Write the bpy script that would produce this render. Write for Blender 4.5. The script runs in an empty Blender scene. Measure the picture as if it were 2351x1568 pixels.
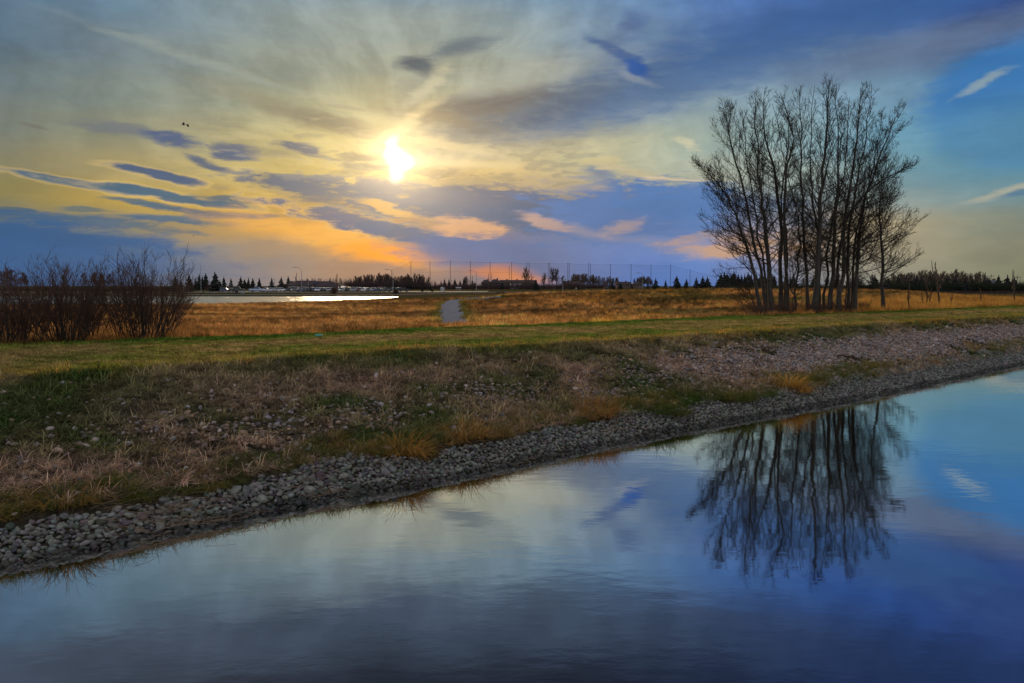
import bpy, math, random
import numpy as np
R = math.radians
scene = bpy.context.scene
COL = scene.collection
# ------------------------------------------------------------------ camera
F = 1775.0; PITCH = R(4.1); CAMZ = 3.8        # focal length in units of a 2351-wide frame
cam_d = bpy.data.cameras.new("camera"); cam = bpy.data.objects.new("camera", cam_d); COL.objects.link(cam)
cam.location = (0, 0, CAMZ); cam.rotation_euler = (R(90) - PITCH, 0, 0)
cam_d.sensor_width = 36; cam_d.lens = 36 * F / 2351; cam_d.clip_end = 9000; cam_d.clip_start = 0.05
scene.camera = cam
scene.view_settings.view_transform = 'Standard'; scene.view_settings.look = 'None'
scene.view_settings.exposure = 0.0; scene.view_settings.gamma = 1.0
scene.view_settings.use_curve_mapping = False

def ray(x, y):
    a = (x - 1175.5) / F; b = (784 - y) / F
    return np.array((a, math.cos(PITCH) + b * math.sin(PITCH), -math.sin(PITCH) + b * math.cos(PITCH)))
def sky_uv(x, y):
    d = ray(x, y); return math.atan2(d[0], d[1]), d[2] / math.hypot(d[0], d[1])
def s2l(c):
    return tuple(((v / 255) / 12.92 if v / 255 <= .04045 else ((v / 255 + .055) / 1.055) ** 2.4) for v in c)

# ------------------------------------------------------------------ world: evening sky, direction based
SUN_AZ, SUN_EL = sky_uv(908, 372); SUN_EL = math.atan(SUN_EL)
world = bpy.data.worlds.new("World"); scene.world = world; world.use_nodes = True
WT = world.node_tree; WT.nodes.clear(); WL = WT.links
def wn(t, **k):
    n = WT.nodes.new(t)
    for a, b in k.items(): setattr(n, a, b)
    return n
def wm(op, a, b=None, c=None, clamp=False):
    n = wn('ShaderNodeMath', operation=op, use_clamp=clamp)
    for i, v in enumerate((a, b, c)):
        if v is None: continue
        if isinstance(v, (int, float)): n.inputs[i].default_value = v
        else: WL.new(v, n.inputs[i])
    return n.outputs[0]
def wmix(f, a, b, mode='MIX'):
    n = wn('ShaderNodeMix', data_type='RGBA', blend_type=mode)
    for s, v in ((n.inputs[0], f), (n.inputs[6], a), (n.inputs[7], b)):
        if isinstance(v, tuple): s.default_value = (*v[:3], 1)
        elif isinstance(v, (int, float)): s.default_value = v
        else: WL.new(v, s)
    return n.outputs[2]
def wstep(v, a, b, lo=0., hi=1.):
    n = wn('ShaderNodeMapRange', interpolation_type='SMOOTHSTEP')
    WL.new(v, n.inputs[0])
    for i, q in enumerate((a, b, lo, hi)): n.inputs[i + 1].default_value = q
    return n.outputs[0]
def wcomb(x, y, z=0.):
    n = wn('ShaderNodeCombineXYZ')
    for i, v in enumerate((x, y, z)):
        if isinstance(v, (int, float)): n.inputs[i].default_value = v
        else: WL.new(v, n.inputs[i])
    return n.outputs[0]
def wgrey(f):
    n = wn('ShaderNodeCombineColor')
    for i in range(3): WL.new(f, n.inputs[i])
    return n.outputs[0]
def wnoise(vec, scale, detail=5, rough=.55):
    n = wn('ShaderNodeTexNoise', noise_dimensions='2D'); WL.new(vec, n.inputs['Vector'])
    n.inputs['Scale'].default_value = scale; n.inputs['Detail'].default_value = detail; n.inputs['Roughness'].default_value = rough
    return n.outputs[0], n.outputs[1]
tc = wn('ShaderNodeTexCoord').outputs['Generated']
sp = wn('ShaderNodeSeparateXYZ'); WL.new(tc, sp.inputs[0])
dx, dy, dz = sp.outputs
hyp = wm('SQRT', wm('ADD', wm('ADD', wm('MULTIPLY', dx, dx), wm('MULTIPLY', dy, dy)), 1e-6))
AZ = wm('ARCTAN2', dx, dy)
VV = wm('MINIMUM', wm('DIVIDE', dz, hyp), 3.0)
# streak texture fanning out from the sun
ddx = wm('SUBTRACT', AZ, SUN_AZ + .03); ddy = wm('SUBTRACT', VV, .10)
ang = wm('ARCTAN2', ddy, ddx); rad = wm('SQRT', wm('ADD', wm('MULTIPLY', ddx, ddx), wm('MULTIPLY', ddy, ddy)))
big, bigc = wnoise(wcomb(wm('MULTIPLY', AZ, 5.), wm('MULTIPLY', VV, 13.)), 1.0, 3, .55)
warp, warpc = wnoise(wcomb(wm('MULTIPLY_ADD', AZ, 9., 7.1), wm('MULTIPLY', VV, 24.)), 1.0, 3, .55)
streak, _ = wnoise(wcomb(wm('MULTIPLY_ADD', big, .5, wm('MULTIPLY', ang, 2.3)), wm('MULTIPLY', rad, 5.)), 2.0, 4, .6)
finen, _ = wnoise(wcomb(wm('MULTIPLY_ADD', warp, 1.4, wm('MULTIPLY', AZ, 24.)), wm('MULTIPLY_ADD', VV, 95., 1.7)), 1.0, 5, .62)
sw = wn('ShaderNodeSeparateColor'); WL.new(warpc, sw.inputs[0])
sb = wn('ShaderNodeSeparateColor'); WL.new(bigc, sb.inputs[0])
AZW = wm('ADD', AZ, wm('ADD', wm('MULTIPLY', wm('SUBTRACT', sw.outputs[0], .5), .06), wm('MULTIPLY', wm('SUBTRACT', sb.outputs[1], .5), .08)))
VW = wm('ADD', VV, wm('ADD', wm('MULTIPLY', wm('SUBTRACT', sw.outputs[1], .5), .022), wm('MULTIPLY', wm('SUBTRACT', sb.outputs[2], .5), .018)))
# smooth colour field of the veil cloud and the clear air, sRGB, sampled on a grid of sky directions
GX = [0, 235, 470, 705, 940, 1175, 1410, 1645, 1880, 2115, 2351]
GY = [0, 80, 160, 240, 320, 400, 460, 520, 580, 640]
G = [
 [(78,104,130),(92,118,134),(104,126,140),(116,134,142),(120,138,148),(112,136,152),(92,124,156),(66,102,154),(50,86,150),(42,78,148),(44,66,122)],
 [(88,112,130),(108,124,134),(126,140,142),(142,150,140),(150,155,143),(140,150,146),(112,136,158),(84,112,156),(80,104,148),(84,106,146),(66,88,132)],
 [(98,118,128),(118,130,134),(140,150,142),(155,160,142),(158,160,142),(160,164,148),(138,150,154),(118,140,160),(120,142,162),(112,140,162),(80,118,164)],
 [(110,120,118),(130,140,125),(152,155,134),(172,170,136),(190,182,140),(182,178,148),(160,168,162),(146,168,172),(130,162,184),(104,150,178),(60,118,170)],
 [(120,124,112),(148,148,122),(168,160,124),(192,176,118),(228,206,140),(215,198,142),(186,188,162),(165,184,174),(138,172,184),(104,154,178),(68,128,166)],
 [(134,128,94),(172,154,104),(188,168,112),(203,178,104),(240,205,120),(218,184,120),(196,186,140),(176,180,156),(156,174,172),(118,154,162),(92,134,150)],
 [(134,124,76),(184,152,72),(196,162,80),(198,160,84),(190,150,96),(150,135,125),(128,138,158),(112,134,178),(150,160,152),(134,150,148),(112,136,136)],
 [(66,96,124),(110,122,120),(170,146,100),(228,166,76),(170,132,110),(108,118,152),(116,126,158),(100,132,186),(196,166,118),(150,150,130),(130,132,112)],
 [(46,92,142),(60,102,142),(110,124,136),(176,144,108),(214,140,76),(104,118,150),(102,128,186),(98,134,194),(176,152,128),(150,146,122),(132,130,108)],
 [(46,88,136),(54,94,138),(98,112,130),(132,124,124),(150,124,110),(110,114,138),(80,120,186),(74,120,192),(140,140,134),(142,140,122),(128,130,106)]]
Gl = np.array([[s2l(c) for c in r] for r in G])
def gsample(px, py):
    px = min(max(px, 0), 2351); py = min(max(py, 0), 640)
    i = min(max(np.searchsorted(GX, px) - 1, 0), 9); j = min(max(np.searchsorted(GY, py) - 1, 0), 8)
    a = (px - GX[i]) / (GX[i+1] - GX[i]); b = (py - GY[j]) / (GY[j+1] - GY[j])
    return (Gl[j,i]*(1-a) + Gl[j,i+1]*a)*(1-b) + (Gl[j+1,i]*(1-a) + Gl[j+1,i+1]*a)*b
def uv2px(az, v):
    d = np.array((math.sin(az), math.cos(az), v))
    dep = d[1]*math.cos(PITCH) - d[2]*math.sin(PITCH); up = d[1]*math.sin(PITCH) + d[2]*math.cos(PITCH)
    return 1175.5 + F*d[0]/dep, 784 - F*up/dep
AZ0, AZ1 = -.66, .66
VROWS = [0., .02, .045, .07, .1, .135, .175, .22, .27, .32, .37]
facaz = wn('ShaderNodeMapRange'); WL.new(AZW, facaz.inputs[0])
for i, q in enumerate((AZ0, AZ1, 0., 1.)): facaz.inputs[i+1].default_value = q
FACAZ = facaz.outputs[0]
def ramp(cols, interp='B_SPLINE'):
    r = wn('ShaderNodeValToRGB'); r.color_ramp.interpolation = interp
    n = len(cols); el = r.color_ramp.elements
    while len(el) < n: el.new(.5)
    for k, c in enumerate(cols): el[k].position = k/(n-1)
    for k, c in enumerate(cols): el[k].color = (*c, 1)
    WL.new(FACAZ, r.inputs[0]); return r.outputs[0]
NC = 17
HIGH = ((.36,.43,(84,96,116),(80,98,122),(44,68,118)), (.43,.55,(44,48,57),(37,43,60),(24,38,76)), (.64,1.6,(160,166,180),(160,168,184),(150,162,186)))  # last row: overhead sky out of view, brightened to lift the shaded ground
st = wstep(streak, .30, .70, .87, 1.13); stf = wstep(VV, .05, .2, .15, 1.)
def veil(v0, v1):
    """the smooth colour field, only the rows that matter between two elevations"""
    b = None; js = [j for j in range(len(VROWS)) if (j+1 >= len(VROWS) or VROWS[j+1] > v0-.03) and (j == 0 or VROWS[j-1] < v1+.03)]
    for j in js:
        cols = [tuple(gsample(*uv2px(AZ0 + (AZ1-AZ0)*k/(NC-1), VROWS[j]))) for k in range(NC)]
        r = ramp(cols); b = r if b is None else wmix(wstep(VW, VROWS[j-1], VROWS[j]), b, r)
    if v1 > .33:
        bb = wstep(big, .36, .64, .70, 1.32); b = wmix(wstep(VV, .26, .36), b, wmix(1.0, b, wgrey(bb), 'MULTIPLY'))
        for a0, a1, L, M_, Rr in HIGH: b = wmix(wstep(VW, a0, a1), b, ramp([s2l(c) for c in (L, L, M_, M_, Rr, Rr)]))
    return wmix(stf, b, wmix(1.0, b, wgrey(st), 'MULTIPLY'))
PB = wcomb(AZW, VW)
# second, finer coordinate set for the ragged cloud edges
PF = wcomb(wm('ADD', AZ, wm('MULTIPLY', wm('SUBTRACT', sw.outputs[0], .5), .03)), wm('ADD', VV, wm('MULTIPLY', wm('SUBTRACT', sw.outputs[1], .5), .014)))
rag = wm('ADD', wm('MULTIPLY', wm('SUBTRACT', finen, .5), 2.9), wm('MULTIPLY', wm('SUBTRACT', warp, .5), .9))
BLOBS = []
def blob(*a): BLOBS.append(a)      # a cloud bank: an ellipse of sky directions with a noise-torn edge
def bank_of(bb, base, pf, x, y, rx, ry, rot, col, op, soft=.35, ragged=1.0):
    az, v = sky_uv(x, y); c = math.cos(az)
    m = wn('ShaderNodeMapping', vector_type='TEXTURE'); WL.new(pf, m.inputs[0])
    m.inputs[1].default_value = (az, v, 0); m.inputs[2].default_value = (0, 0, R(-rot))
    m.inputs[3].default_value = (rx / F * c * c, ry / F * c, 1)
    l = wn('ShaderNodeVectorMath', operation='LENGTH'); WL.new(m.outputs[0], l.inputs[0])
    d = l.outputs['Value']
    if ragged: d = wm('MULTIPLY_ADD', rag, ragged, d)
    if soft <= .36 and y < 640 and x < 900 and col[0] < 125:      # sunlit rim under the edge of the denser banks
        base = wmix(wstep(d, 1.0, 1 + soft + .34, .34, 0.), base, s2l((244, 206, 132) if x < 1250 else (206, 190, 160)))
    return wmix(wstep(d, 1 - soft, 1 + soft, op, 0.), base, s2l(col))
# --- high soft clouds, right
blob(2420, 225, 320, 160, 0, (56,118,178), .85, .16, .12)
blob(2360, 330, 330, 90, 0, (98,146,166), .6, .6, .1)
blob(1580, 175, 560, 62, -15, (74,106,150), .85, .75, .35)
blob(1180, 262, 220, 38, -14, (96,104,118), .78, .75, .4)
blob(1900, 50, 460, 45, -6, (54,92,148), .65, .8, .4)
blob(1430, 128, 80, 12, 30, (56,88,142), .75, .6, .5)
blob(1455, 52, 26, 26, 0, (72,96,140), .6, .8, .5)
blob(1418, 88, 36, 18, -40, (84,102,138), .5, .8, .5)
blob(1463, 178, 48, 9, 22, (150,158,170), .55, .6, .2)
blob(1466, 158, 36, 13, 25, (48,88,158), .9, .4, .2)
blob(2180, 95, 330, 34, -9, (104,120,148), .55, .8, .4)
blob(2262, 186, 58, 9, -24, (146,164,168), .75, .7, .8)
blob(2330, 436, 105, 9, -12, (168,168,150), .85, .5, .4)
blob(2350, 441, 62, 7, -8, (84,120,146), .9, .5, .3)
blob(1575, 328, 30, 10, 26, (208,204,172), .8, .6, .9)
# --- dark cirrus above the sun
blob(958, 150, 46, 17, 3, (88,98,106), .98, .6, .4)
blob(1060, 105, 58, 18, -18, (104,116,124), .85, .7, .5)
blob(940, 215, 50, 30, -50, (136,136,126), .5, .8, .8)
blob(1095, 240, 135, 30, -12, (112,106,102), .95, .7, .5)
blob(1010, 275, 120, 16, 12, (140,124,98), .6, .8, .8)
blob(770, 284, 150, 20, 12, (122,112,94), .9, .7, .6)
blob(800, 243, 36, 4, 5, (110,108,100), .8, .6, 1.3)
blob(650, 245, 150, 14, 14, (150,142,118), .5, .9, .6)
blob(905, 305, 90, 13, -38, (240,216,160), .75, .8, .8)
blob(985, 195, 70, 13, -42, (208,198,164), .7, .8, .8)
blob(1190, 175, 120, 26, -14, (184,184,168), .6, .8, .6)
blob(1000, 325, 150, 12, 8, (240,214,154), .6, .8, .9)
blob(820, 250, 120, 10, 16, (206,190,140), .6, .8, .9)
blob(600, 180, 200, 9, 14, (164,170,154), .5, .9, .6)
blob(420, 130, 190, 7, 13, (148,158,152), .5, .9, .5)
# --- left fleet of small clouds
blob(300, 300, 130, 14, 5, (112,118,124), .8, .6, .8)
blob(400, 318, 62, 15, 6, (82,98,130), .95, .45, .6)
blob(535, 340, 52, 10, 6, (92,102,126), .9, .5, .8)
blob(530, 356, 50, 9, 6, (84,98,126), .95, .45, .7)
blob(475, 373, 48, 11, 18, (84,98,122), .95, .4, .6)
blob(690, 344, 54, 11, 8, (96,102,120), .95, .45, .9)
blob(640, 352, 50, 8, 4, (140,132,112), .6, .6, 1.2)
blob(85, 293, 30, 4, 8, (118,116,106), .8, .6, .6)
blob(360, 402, 102, 10, 10, (70,92,124), .97, .3, .4)
blob(210, 426, 200, 9, 7, (72,102,124), .97, .3, .35)
blob(400, 452, 190, 9, 6, (70,100,122), .97, .35, .5)
blob(520, 458, 90, 6, 4, (84,104,118), .9, .5, .8)
blob(330, 464, 80, 5, 6, (80,104,120), .9, .5, .8)
blob(460, 484, 120, 7, 5, (76,102,124), .95, .4, .7)
blob(200, 478, 60, 5, 3, (96,110,112), .85, .5, 1.0)
blob(20, 478, 50, 5, 2, (84,100,108), .9, .5, 1.0)
blob(560, 496, 110, 6, 0, (80,104,126), .95, .4, .7)
blob(420, 504, 130, 8, 3, (78,106,130), .9, .5, .8)
blob(130, 500, 260, 12, 1, (58,94,128), .8, .6, .9)
blob(70, 545, 330, 44, 3, (48,92,140), .92, .4, .5)
blob(60, 600, 420, 50, 2, (50,92,140), .7, .7, .4)
blob(330, 520, 130, 9, 4, (92,110,126), .8, .6, 1.0)
blob(640, 520, 50, 4, 2, (140,128,104), .8, .5, 1.0)
# --- the sunlit window under the bank
blob(780, 552, 230, 26, 11, (244,176,80), .9, .7, .5)
blob(890, 580, 105, 22, 4, (255,160,46), .95, .6, .35)
blob(690, 480, 90, 12, 5, (230,172,84), .8, .7, .8)
# --- main bank
blob(1120, 478, 330, 52, 3, (88,104,132), .95, .35, .9)
blob(1010, 445, 220, 26, 4, (104,108,128), .92, .35, 1.2)
blob(700, 425, 150, 17, 4, (92,102,124), .95, .4, 1.0)
blob(740, 455, 90, 16, 8, (108,110,122), .85, .5, 1.3)
blob(830, 510, 180, 20, 12, (104,108,132), .95, .35, .9)
blob(960, 540, 170, 18, 11, (88,104,134), .95, .35, .7)
blob(1100, 580, 170, 42, 6, (88,110,156), .93, .5, .4)
blob(1440, 490, 210, 72, 2, (88,120,172), .95, .3, .6)
blob(1560, 460, 130, 48, 3, (84,122,176), .9, .35, .6)
blob(1380, 400, 34, 26, -10, (112,130,160), .8, .6, .8)
blob(1250, 420, 90, 16, 3, (190,168,134), .55, .7, 1.0)
blob(1378, 372, 46, 10, 6, (208,192,142), .8, .6, 1.2)
blob(1460, 398, 60, 9, 12, (200,184,146), .7, .6, 1.1)
blob(1560, 410, 70, 3, 3, (222,200,160), .7, .6, .8)
blob(920, 487, 50, 8, 14, (228,176,94), .9, .5, 1.3)
blob(860, 465, 34, 5, 8, (222,172,92), .8, .5, 1.3)
blob(990, 510, 70, 11, 18, (186,148,112), .8, .6, 1.2)
blob(1075, 522, 78, 20, 5, (218,166,124), .92, .45, .7)
blob(1262, 512, 62, 10, 14, (200,160,138), .9, .5, .7)
blob(1350, 530, 100, 12, 12, (156,146,158), .6, .7, .6)
blob(1440, 520, 50, 16, -14, (176,154,152), .8, .6, .9)
blob(1560, 570, 110, 14, 12, (142,142,166), .6, .8, .7)
blob(1720, 565, 130, 22, 0, (208,160,112), .75, .8, 1.2)
blob(1650, 535, 60, 8, -8, (150,140,150), .7, .6, 1.2)
blob(1790, 470, 60, 14, 0, (112,130,160), .7, .6, 1.0)
blob(1860, 510, 50, 12, 0, (108,122,146), .7, .6, 1.0)
blob(1150, 630, 70, 16, 3, (206,130,96), .9, .7, .3)
blob(1200, 640, 60, 9, 3, (220,138,90), .6, .7, .3)
# --- sun side altocumulus
blob(838, 364, 50, 11, 5, (104,98,84), .95, .5, 1.1)
blob(845, 384, 52, 10, 2, (96,96,90), .95, .5, 1.1)
blob(800, 396, 60, 7, 4, (150,134,100), .85, .6, 1.3)
blob(1015, 398, 60, 12, 4, (150,130,100), .9, .5, 1.3)
blob(1110, 378, 80, 8, 2, (226,200,144), .6, .7, 1.3)
blob(990, 420, 120, 6, 4, (206,172,110), .7, .6, 1.6)
mt = wm('MULTIPLY', wstep(finen, .3, .7, .95, 1.05), wstep(wm('ADD', wm('MULTIPLY', finen, .55), wm('MULTIPLY', warp, .45)), .38, .62, 1.07, .92))
lets = wm('ADD', wm('MULTIPLY', finen, .62), wm('MULTIPLY', warp, .38))
regn = wm('MULTIPLY', wm('MULTIPLY', wstep(VV, .085, .12), wstep(VV, .24, .17)), wm('MULTIPLY', wstep(AZ, .22, .05), wstep(AZ, -.48, -.30)))
regb = wm('MULTIPLY', regn, wm('MULTIPLY', wstep(VV, .12, .14), wstep(AZ, .12, .02)))
letd = wm('MULTIPLY', wstep(lets, .53, .62), wm('MULTIPLY', regn, .36)); letb = wm('MULTIPLY', wstep(lets, .47, .40), wm('MULTIPLY', regb, .22))
def sun_len(x, y, rx, ry):
    az, v = sky_uv(x, y); m = wn('ShaderNodeMapping', vector_type='TEXTURE'); WL.new(PF, m.inputs[0])
    m.inputs[1].default_value = (az, v, 0); m.inputs[3].default_value = (rx / F, ry / F, 1)
    l = wn('ShaderNodeVectorMath', operation='LENGTH'); WL.new(m.outputs[0], l.inputs[0]); return l.outputs['Value']
def sc(f, col): return wmix(1.0, wgrey(f), col, 'MULTIPLY')
g2 = wm('POWER', 2.718, wm('MULTIPLY', wm('POWER', sun_len(915, 362, 190, 95), 1.5), -1.0))
nish = wn('ShaderNodeTexSky', sky_type='NISHITA', sun_disc=False)
nish.sun_elevation = SUN_EL; nish.sun_rotation = SUN_AZ
nb = wmix(1.0, nish.outputs[0], (.05, .05, .05), 'MULTIPLY')
def finish(b):
    b = wmix(.025, b, nb); n = wn('ShaderNodeBackground'); WL.new(b, n.inputs[0]); return n.outputs[0]
SHARED = dict(letd=letd, letb=letb, AZ=AZ, VV=VV, AZW=AZW, VW=VW, rag=rag, st=st, stf=stf, mt=mt, g2=g2, PF=PF, nb=nb, FACAZ=facaz.outputs[0])
KIND = dict(PF='NodeSocketVector', nb='NodeSocketColor')
def in_group(name, fn):
    """builds one window of the sky as its own node group (keeps the main tree small)"""
    global WT, WL; g = globals(); keep = (WT, WL, {k: g[k] for k in SHARED})
    gt = bpy.data.node_groups.new(name, 'ShaderNodeTree')
    for k in SHARED: gt.interface.new_socket(k, in_out='INPUT', socket_type=KIND.get(k, 'NodeSocketFloat'))
    gt.interface.new_socket('Sky', in_out='OUTPUT', socket_type='NodeSocketShader')
    WT, WL = gt, gt.links; gi = wn('NodeGroupInput'); go = wn('NodeGroupOutput')
    for k in SHARED: g[k] = gi.outputs[k]
    r = fn(); WL.new(r, go.inputs[0])
    WT, WL = keep[0], keep[1]
    for k in SHARED: g[k] = keep[2][k]
    n = wn('ShaderNodeGroup'); n.node_tree = gt
    for k in SHARED: WL.new(keep[2][k], n.inputs[k])
    return n.outputs[0]
def tile(a0, a1, v0, v1): return in_group('sky_window', lambda: tile_nodes(a0, a1, v0, v1))
def tile_nodes(a0, a1, v0, v1):
    """one window of the sky holding only the banks that reach into it"""
    b = veil(v0, v1); pf = PF; k = 0
    for t in BLOBS:
        x, y, rx, ry, rot, col, op = t[:7]; soft = t[7] if len(t) > 7 else .35; ragged = t[8] if len(t) > 8 else 1.
        az, v = sky_uv(x, y); c = math.cos(az); m = 1 + soft + .75*ragged; cr, sr = abs(math.cos(R(rot))), abs(math.sin(R(rot)))
        ex = rx/F*c*c; ey = ry/F*c; hx = m*(ex*cr + ey*sr) + .02; hy = m*(ex*sr + ey*cr) + .01
        if az+hx < a0 or az-hx > a1 or v+hy < v0 or v-hy > v1: continue
        k += 1
        b = bank_of(None, b, pf, *t)
    b = wmix(letd, b, s2l((124, 122, 122))); b = wmix(letb, b, s2l((224, 200, 150)))
    b = wmix(1.0, b, wgrey(mt), 'MULTIPLY')
    if a0 < .35: b = wmix(1.0, b, sc(g2, (.31, .24, .12)), 'ADD')
    saz, sv = sky_uv(908, 372)
    if a0 < saz+.25 and a1 > saz-.25:    # the sun and its glare through the thin cloud
        g1 = wm('POWER', 2.718, wm('MULTIPLY', wm('POWER', sun_len(911, 370, 74, 66), 1.3), -1.0))
        g3 = wstep(wm('MULTIPLY_ADD', rag, .16, sun_len(912, 372, 23, 24)), .0, 1.7, 1., 0.)
        g4 = wstep(wm('MULTIPLY_ADD', rag, .14, sun_len(904, 340, 15, 24)), .1, 1.6, 1., 0.)
        g5 = wstep(wm('MULTIPLY_ADD', rag, .14, sun_len(908, 400, 16, 20)), .1, 1.6, 1., 0.)
        b = wmix(1.0, b, sc(g1, (1.1, .80, .42)), 'ADD')
        b = wmix(1.0, b, sc(wm('ADD', wm('MULTIPLY', g3, 1.6), wm('ADD', wm('MULTIPLY', g4, 1.), wm('MULTIPLY', g5, 1.))), (1., .94, .76)), 'ADD')
    return finish(b)
def smix(val, edge, lo, hi):
    n = wn('ShaderNodeMixShader'); WL.new(wm('GREATER_THAN', val, edge), n.inputs[0]); WL.new(lo, n.inputs[1]); WL.new(hi, n.inputs[2]); return n.outputs[0]
AE = [-.66, -.36, -.22, -.11, .0, .12, .26, .40, .66]; VE = [-.2, .085, .14, .45]
def column(a0, a1):
    r = tile(a0, a1, VE[0], VE[1]); 
    for j in (1, 2): r = smix(VV, VE[j], r, tile(a0, a1, VE[j], VE[j+1]))
    return r
def tree_mix(i, j):
    if j - i == 1: return column(AE[i], AE[j])
    m = (i+j)//2; return smix(AZ, AE[m], tree_mix(i, m), tree_mix(m, j))
inner = tree_mix(0, len(AE)-1)
# rest of the sky dome behind and overhead: unseen, brightened to light the bank
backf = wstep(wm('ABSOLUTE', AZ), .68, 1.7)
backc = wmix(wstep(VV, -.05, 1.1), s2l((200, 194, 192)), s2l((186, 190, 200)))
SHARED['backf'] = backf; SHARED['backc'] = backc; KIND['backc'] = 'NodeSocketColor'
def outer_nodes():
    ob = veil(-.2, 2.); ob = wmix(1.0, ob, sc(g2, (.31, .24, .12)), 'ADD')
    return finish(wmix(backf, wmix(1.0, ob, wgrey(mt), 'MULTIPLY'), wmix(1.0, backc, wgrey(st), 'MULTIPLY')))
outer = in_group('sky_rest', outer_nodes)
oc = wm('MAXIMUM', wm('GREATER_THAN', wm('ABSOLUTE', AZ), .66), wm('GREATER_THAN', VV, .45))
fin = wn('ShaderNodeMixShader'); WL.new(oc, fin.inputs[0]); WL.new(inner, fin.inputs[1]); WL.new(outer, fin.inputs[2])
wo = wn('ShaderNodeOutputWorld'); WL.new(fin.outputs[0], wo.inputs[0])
world.cycles.sampling_method = 'MANUAL'; world.cycles.sample_map_resolution = 1024

sun_d = bpy.data.lights.new("sun", 'SUN'); sun = bpy.data.objects.new("sun", sun_d); COL.objects.link(sun)
sun_d.energy = 1.4; sun_d.angle = R(12); sun_d.color = (1.0, .72, .42)
sun.rotation_euler = (R(90) - SUN_EL, 0, math.pi - SUN_AZ); sun.location = (-40, 250, 60)

# ------------------------------------------------------------------ materials
def nmat(name):
    m = bpy.data.materials.new(name); m.use_nodes = True; m.node_tree.nodes.clear(); return m, m.node_tree
def N(t, ty, **k):
    n = t.nodes.new(ty)
    for a, b in k.items(): setattr(n, a, b)
    return n
def ncol(t, name):
    a = N(t, 'ShaderNodeAttribute', attribute_name=name); return a.outputs['Color']
def simple(name, col, rough=.7, var=.25, scale=3., metal=0., emit=None, bump=0.):
    m, t = nmat(name); L = t.links
    b = N(t, 'ShaderNodeBsdfPrincipled'); o = N(t, 'ShaderNodeOutputMaterial'); L.new(b.outputs[0], o.inputs[0])
    tcn = N(t, 'ShaderNodeTexCoord'); nz = N(t, 'ShaderNodeTexNoise'); L.new(tcn.outputs['Object'], nz.inputs['Vector'])
    nz.inputs['Scale'].default_value = scale; nz.inputs['Detail'].default_value = 6
    r = N(t, 'ShaderNodeMapRange'); L.new(nz.outputs[0], r.inputs[0]); r.inputs[1].default_value = .3; r.inputs[2].default_value = .7
    r.inputs[3].default_value = 1 - var; r.inputs[4].default_value = 1 + var
    mx = N(t, 'ShaderNodeMix', data_type='RGBA', blend_type='MULTIPLY'); mx.inputs[0].default_value = 1; mx.inputs[6].default_value = (*col, 1)
    L.new(r.outputs[0], mx.inputs[7]); L.new(mx.outputs[2], b.inputs['Base Color'])
    b.inputs['Roughness'].default_value = rough; b.inputs['Metallic'].default_value = metal
    if bump:
        bp = N(t, 'ShaderNodeBump'); L.new(nz.outputs[0], bp.inputs['Height']); bp.inputs['Strength'].default_value = bump; L.new(bp.outputs[0], b.inputs['Normal'])
    return m
def soil(name, cols, scale, bump=.6, mid=None):
    """ground cover: noise-mixed colours plus fine relief"""
    m, t = nmat(name); L = t.links
    b = N(t, 'ShaderNodeBsdfPrincipled'); o = N(t, 'ShaderNodeOutputMaterial'); L.new(b.outputs[0], o.inputs[0])
    g = N(t, 'ShaderNodeNewGeometry')
    n1 = N(t, 'ShaderNodeTexNoise'); n1.inputs['Scale'].default_value = scale; n1.inputs['Detail'].default_value = 9; n1.inputs['Roughness'].default_value = .65
    n2 = N(t, 'ShaderNodeTexNoise'); n2.inputs['Scale'].default_value = scale * 14; n2.inputs['Detail'].default_value = 5
    mp = N(t, 'ShaderNodeMapping'); mp.inputs[3].default_value = (.5, 1, 1)
    L.new(g.outputs['Position'], mp.inputs[0]); L.new(mp.outputs[0], n1.inputs['Vector']); L.new(g.outputs['Position'], n2.inputs['Vector'])
    ad = N(t, 'ShaderNodeMath', operation='MULTIPLY_ADD'); L.new(n2.outputs[0], ad.inputs[0]); ad.inputs[1].default_value = .45; L.new(n1.outputs[0], ad.inputs[2])
    r = N(t, 'ShaderNodeValToRGB'); L.new(ad.outputs[0], r.inputs[0]); e = r.color_ramp.elements
    while len(e) < len(cols): e.new(.5)
    for k, c in enumerate(cols): e[k].position = .5 + .45 * k / (len(cols) - 1)
    for k, c in enumerate(cols): e[k].color = (*c, 1)
    L.new(r.outputs[0], b.inputs['Base Color']); b.inputs['Roughness'].default_value = .95; b.inputs['Specular IOR Level'].default_value = 0.
    bp = N(t, 'ShaderNodeBump'); L.new(n2.outputs[0], bp.inputs['Height']); bp.inputs['Strength'].default_value = bump; bp.inputs['Distance'].default_value = .1
    L.new(bp.outputs[0], b.inputs['Normal']); return m
def grassmat(name, trans=.45):
    m, t = nmat(name); L = t.links; o = N(t, 'ShaderNodeOutputMaterial')
    a = N(t, 'ShaderNodeAttribute', attribute_name='col', attribute_type='INSTANCER')
    v = N(t, 'ShaderNodeAttribute', attribute_name='blade', attribute_type='GEOMETRY')
    mx = N(t, 'ShaderNodeMix', data_type='RGBA', blend_type='MULTIPLY'); mx.inputs[0].default_value = 1
    L.new(a.outputs['Color'], mx.inputs[6]); L.new(v.outputs['Color'], mx.inputs[7])
    d = N(t, 'ShaderNodeBsdfDiffuse'); q = N(t, 'ShaderNodeBsdfTranslucent'); s = N(t, 'ShaderNodeMixShader'); s.inputs[0].default_value = trans
    L.new(mx.outputs[2], d.inputs[0]); L.new(mx.outputs[2], q.inputs[0]); L.new(d.outputs[0], s.inputs[1]); L.new(q.outputs[0], s.inputs[2]); L.new(s.outputs[0], o.inputs[0])
    return m
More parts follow.
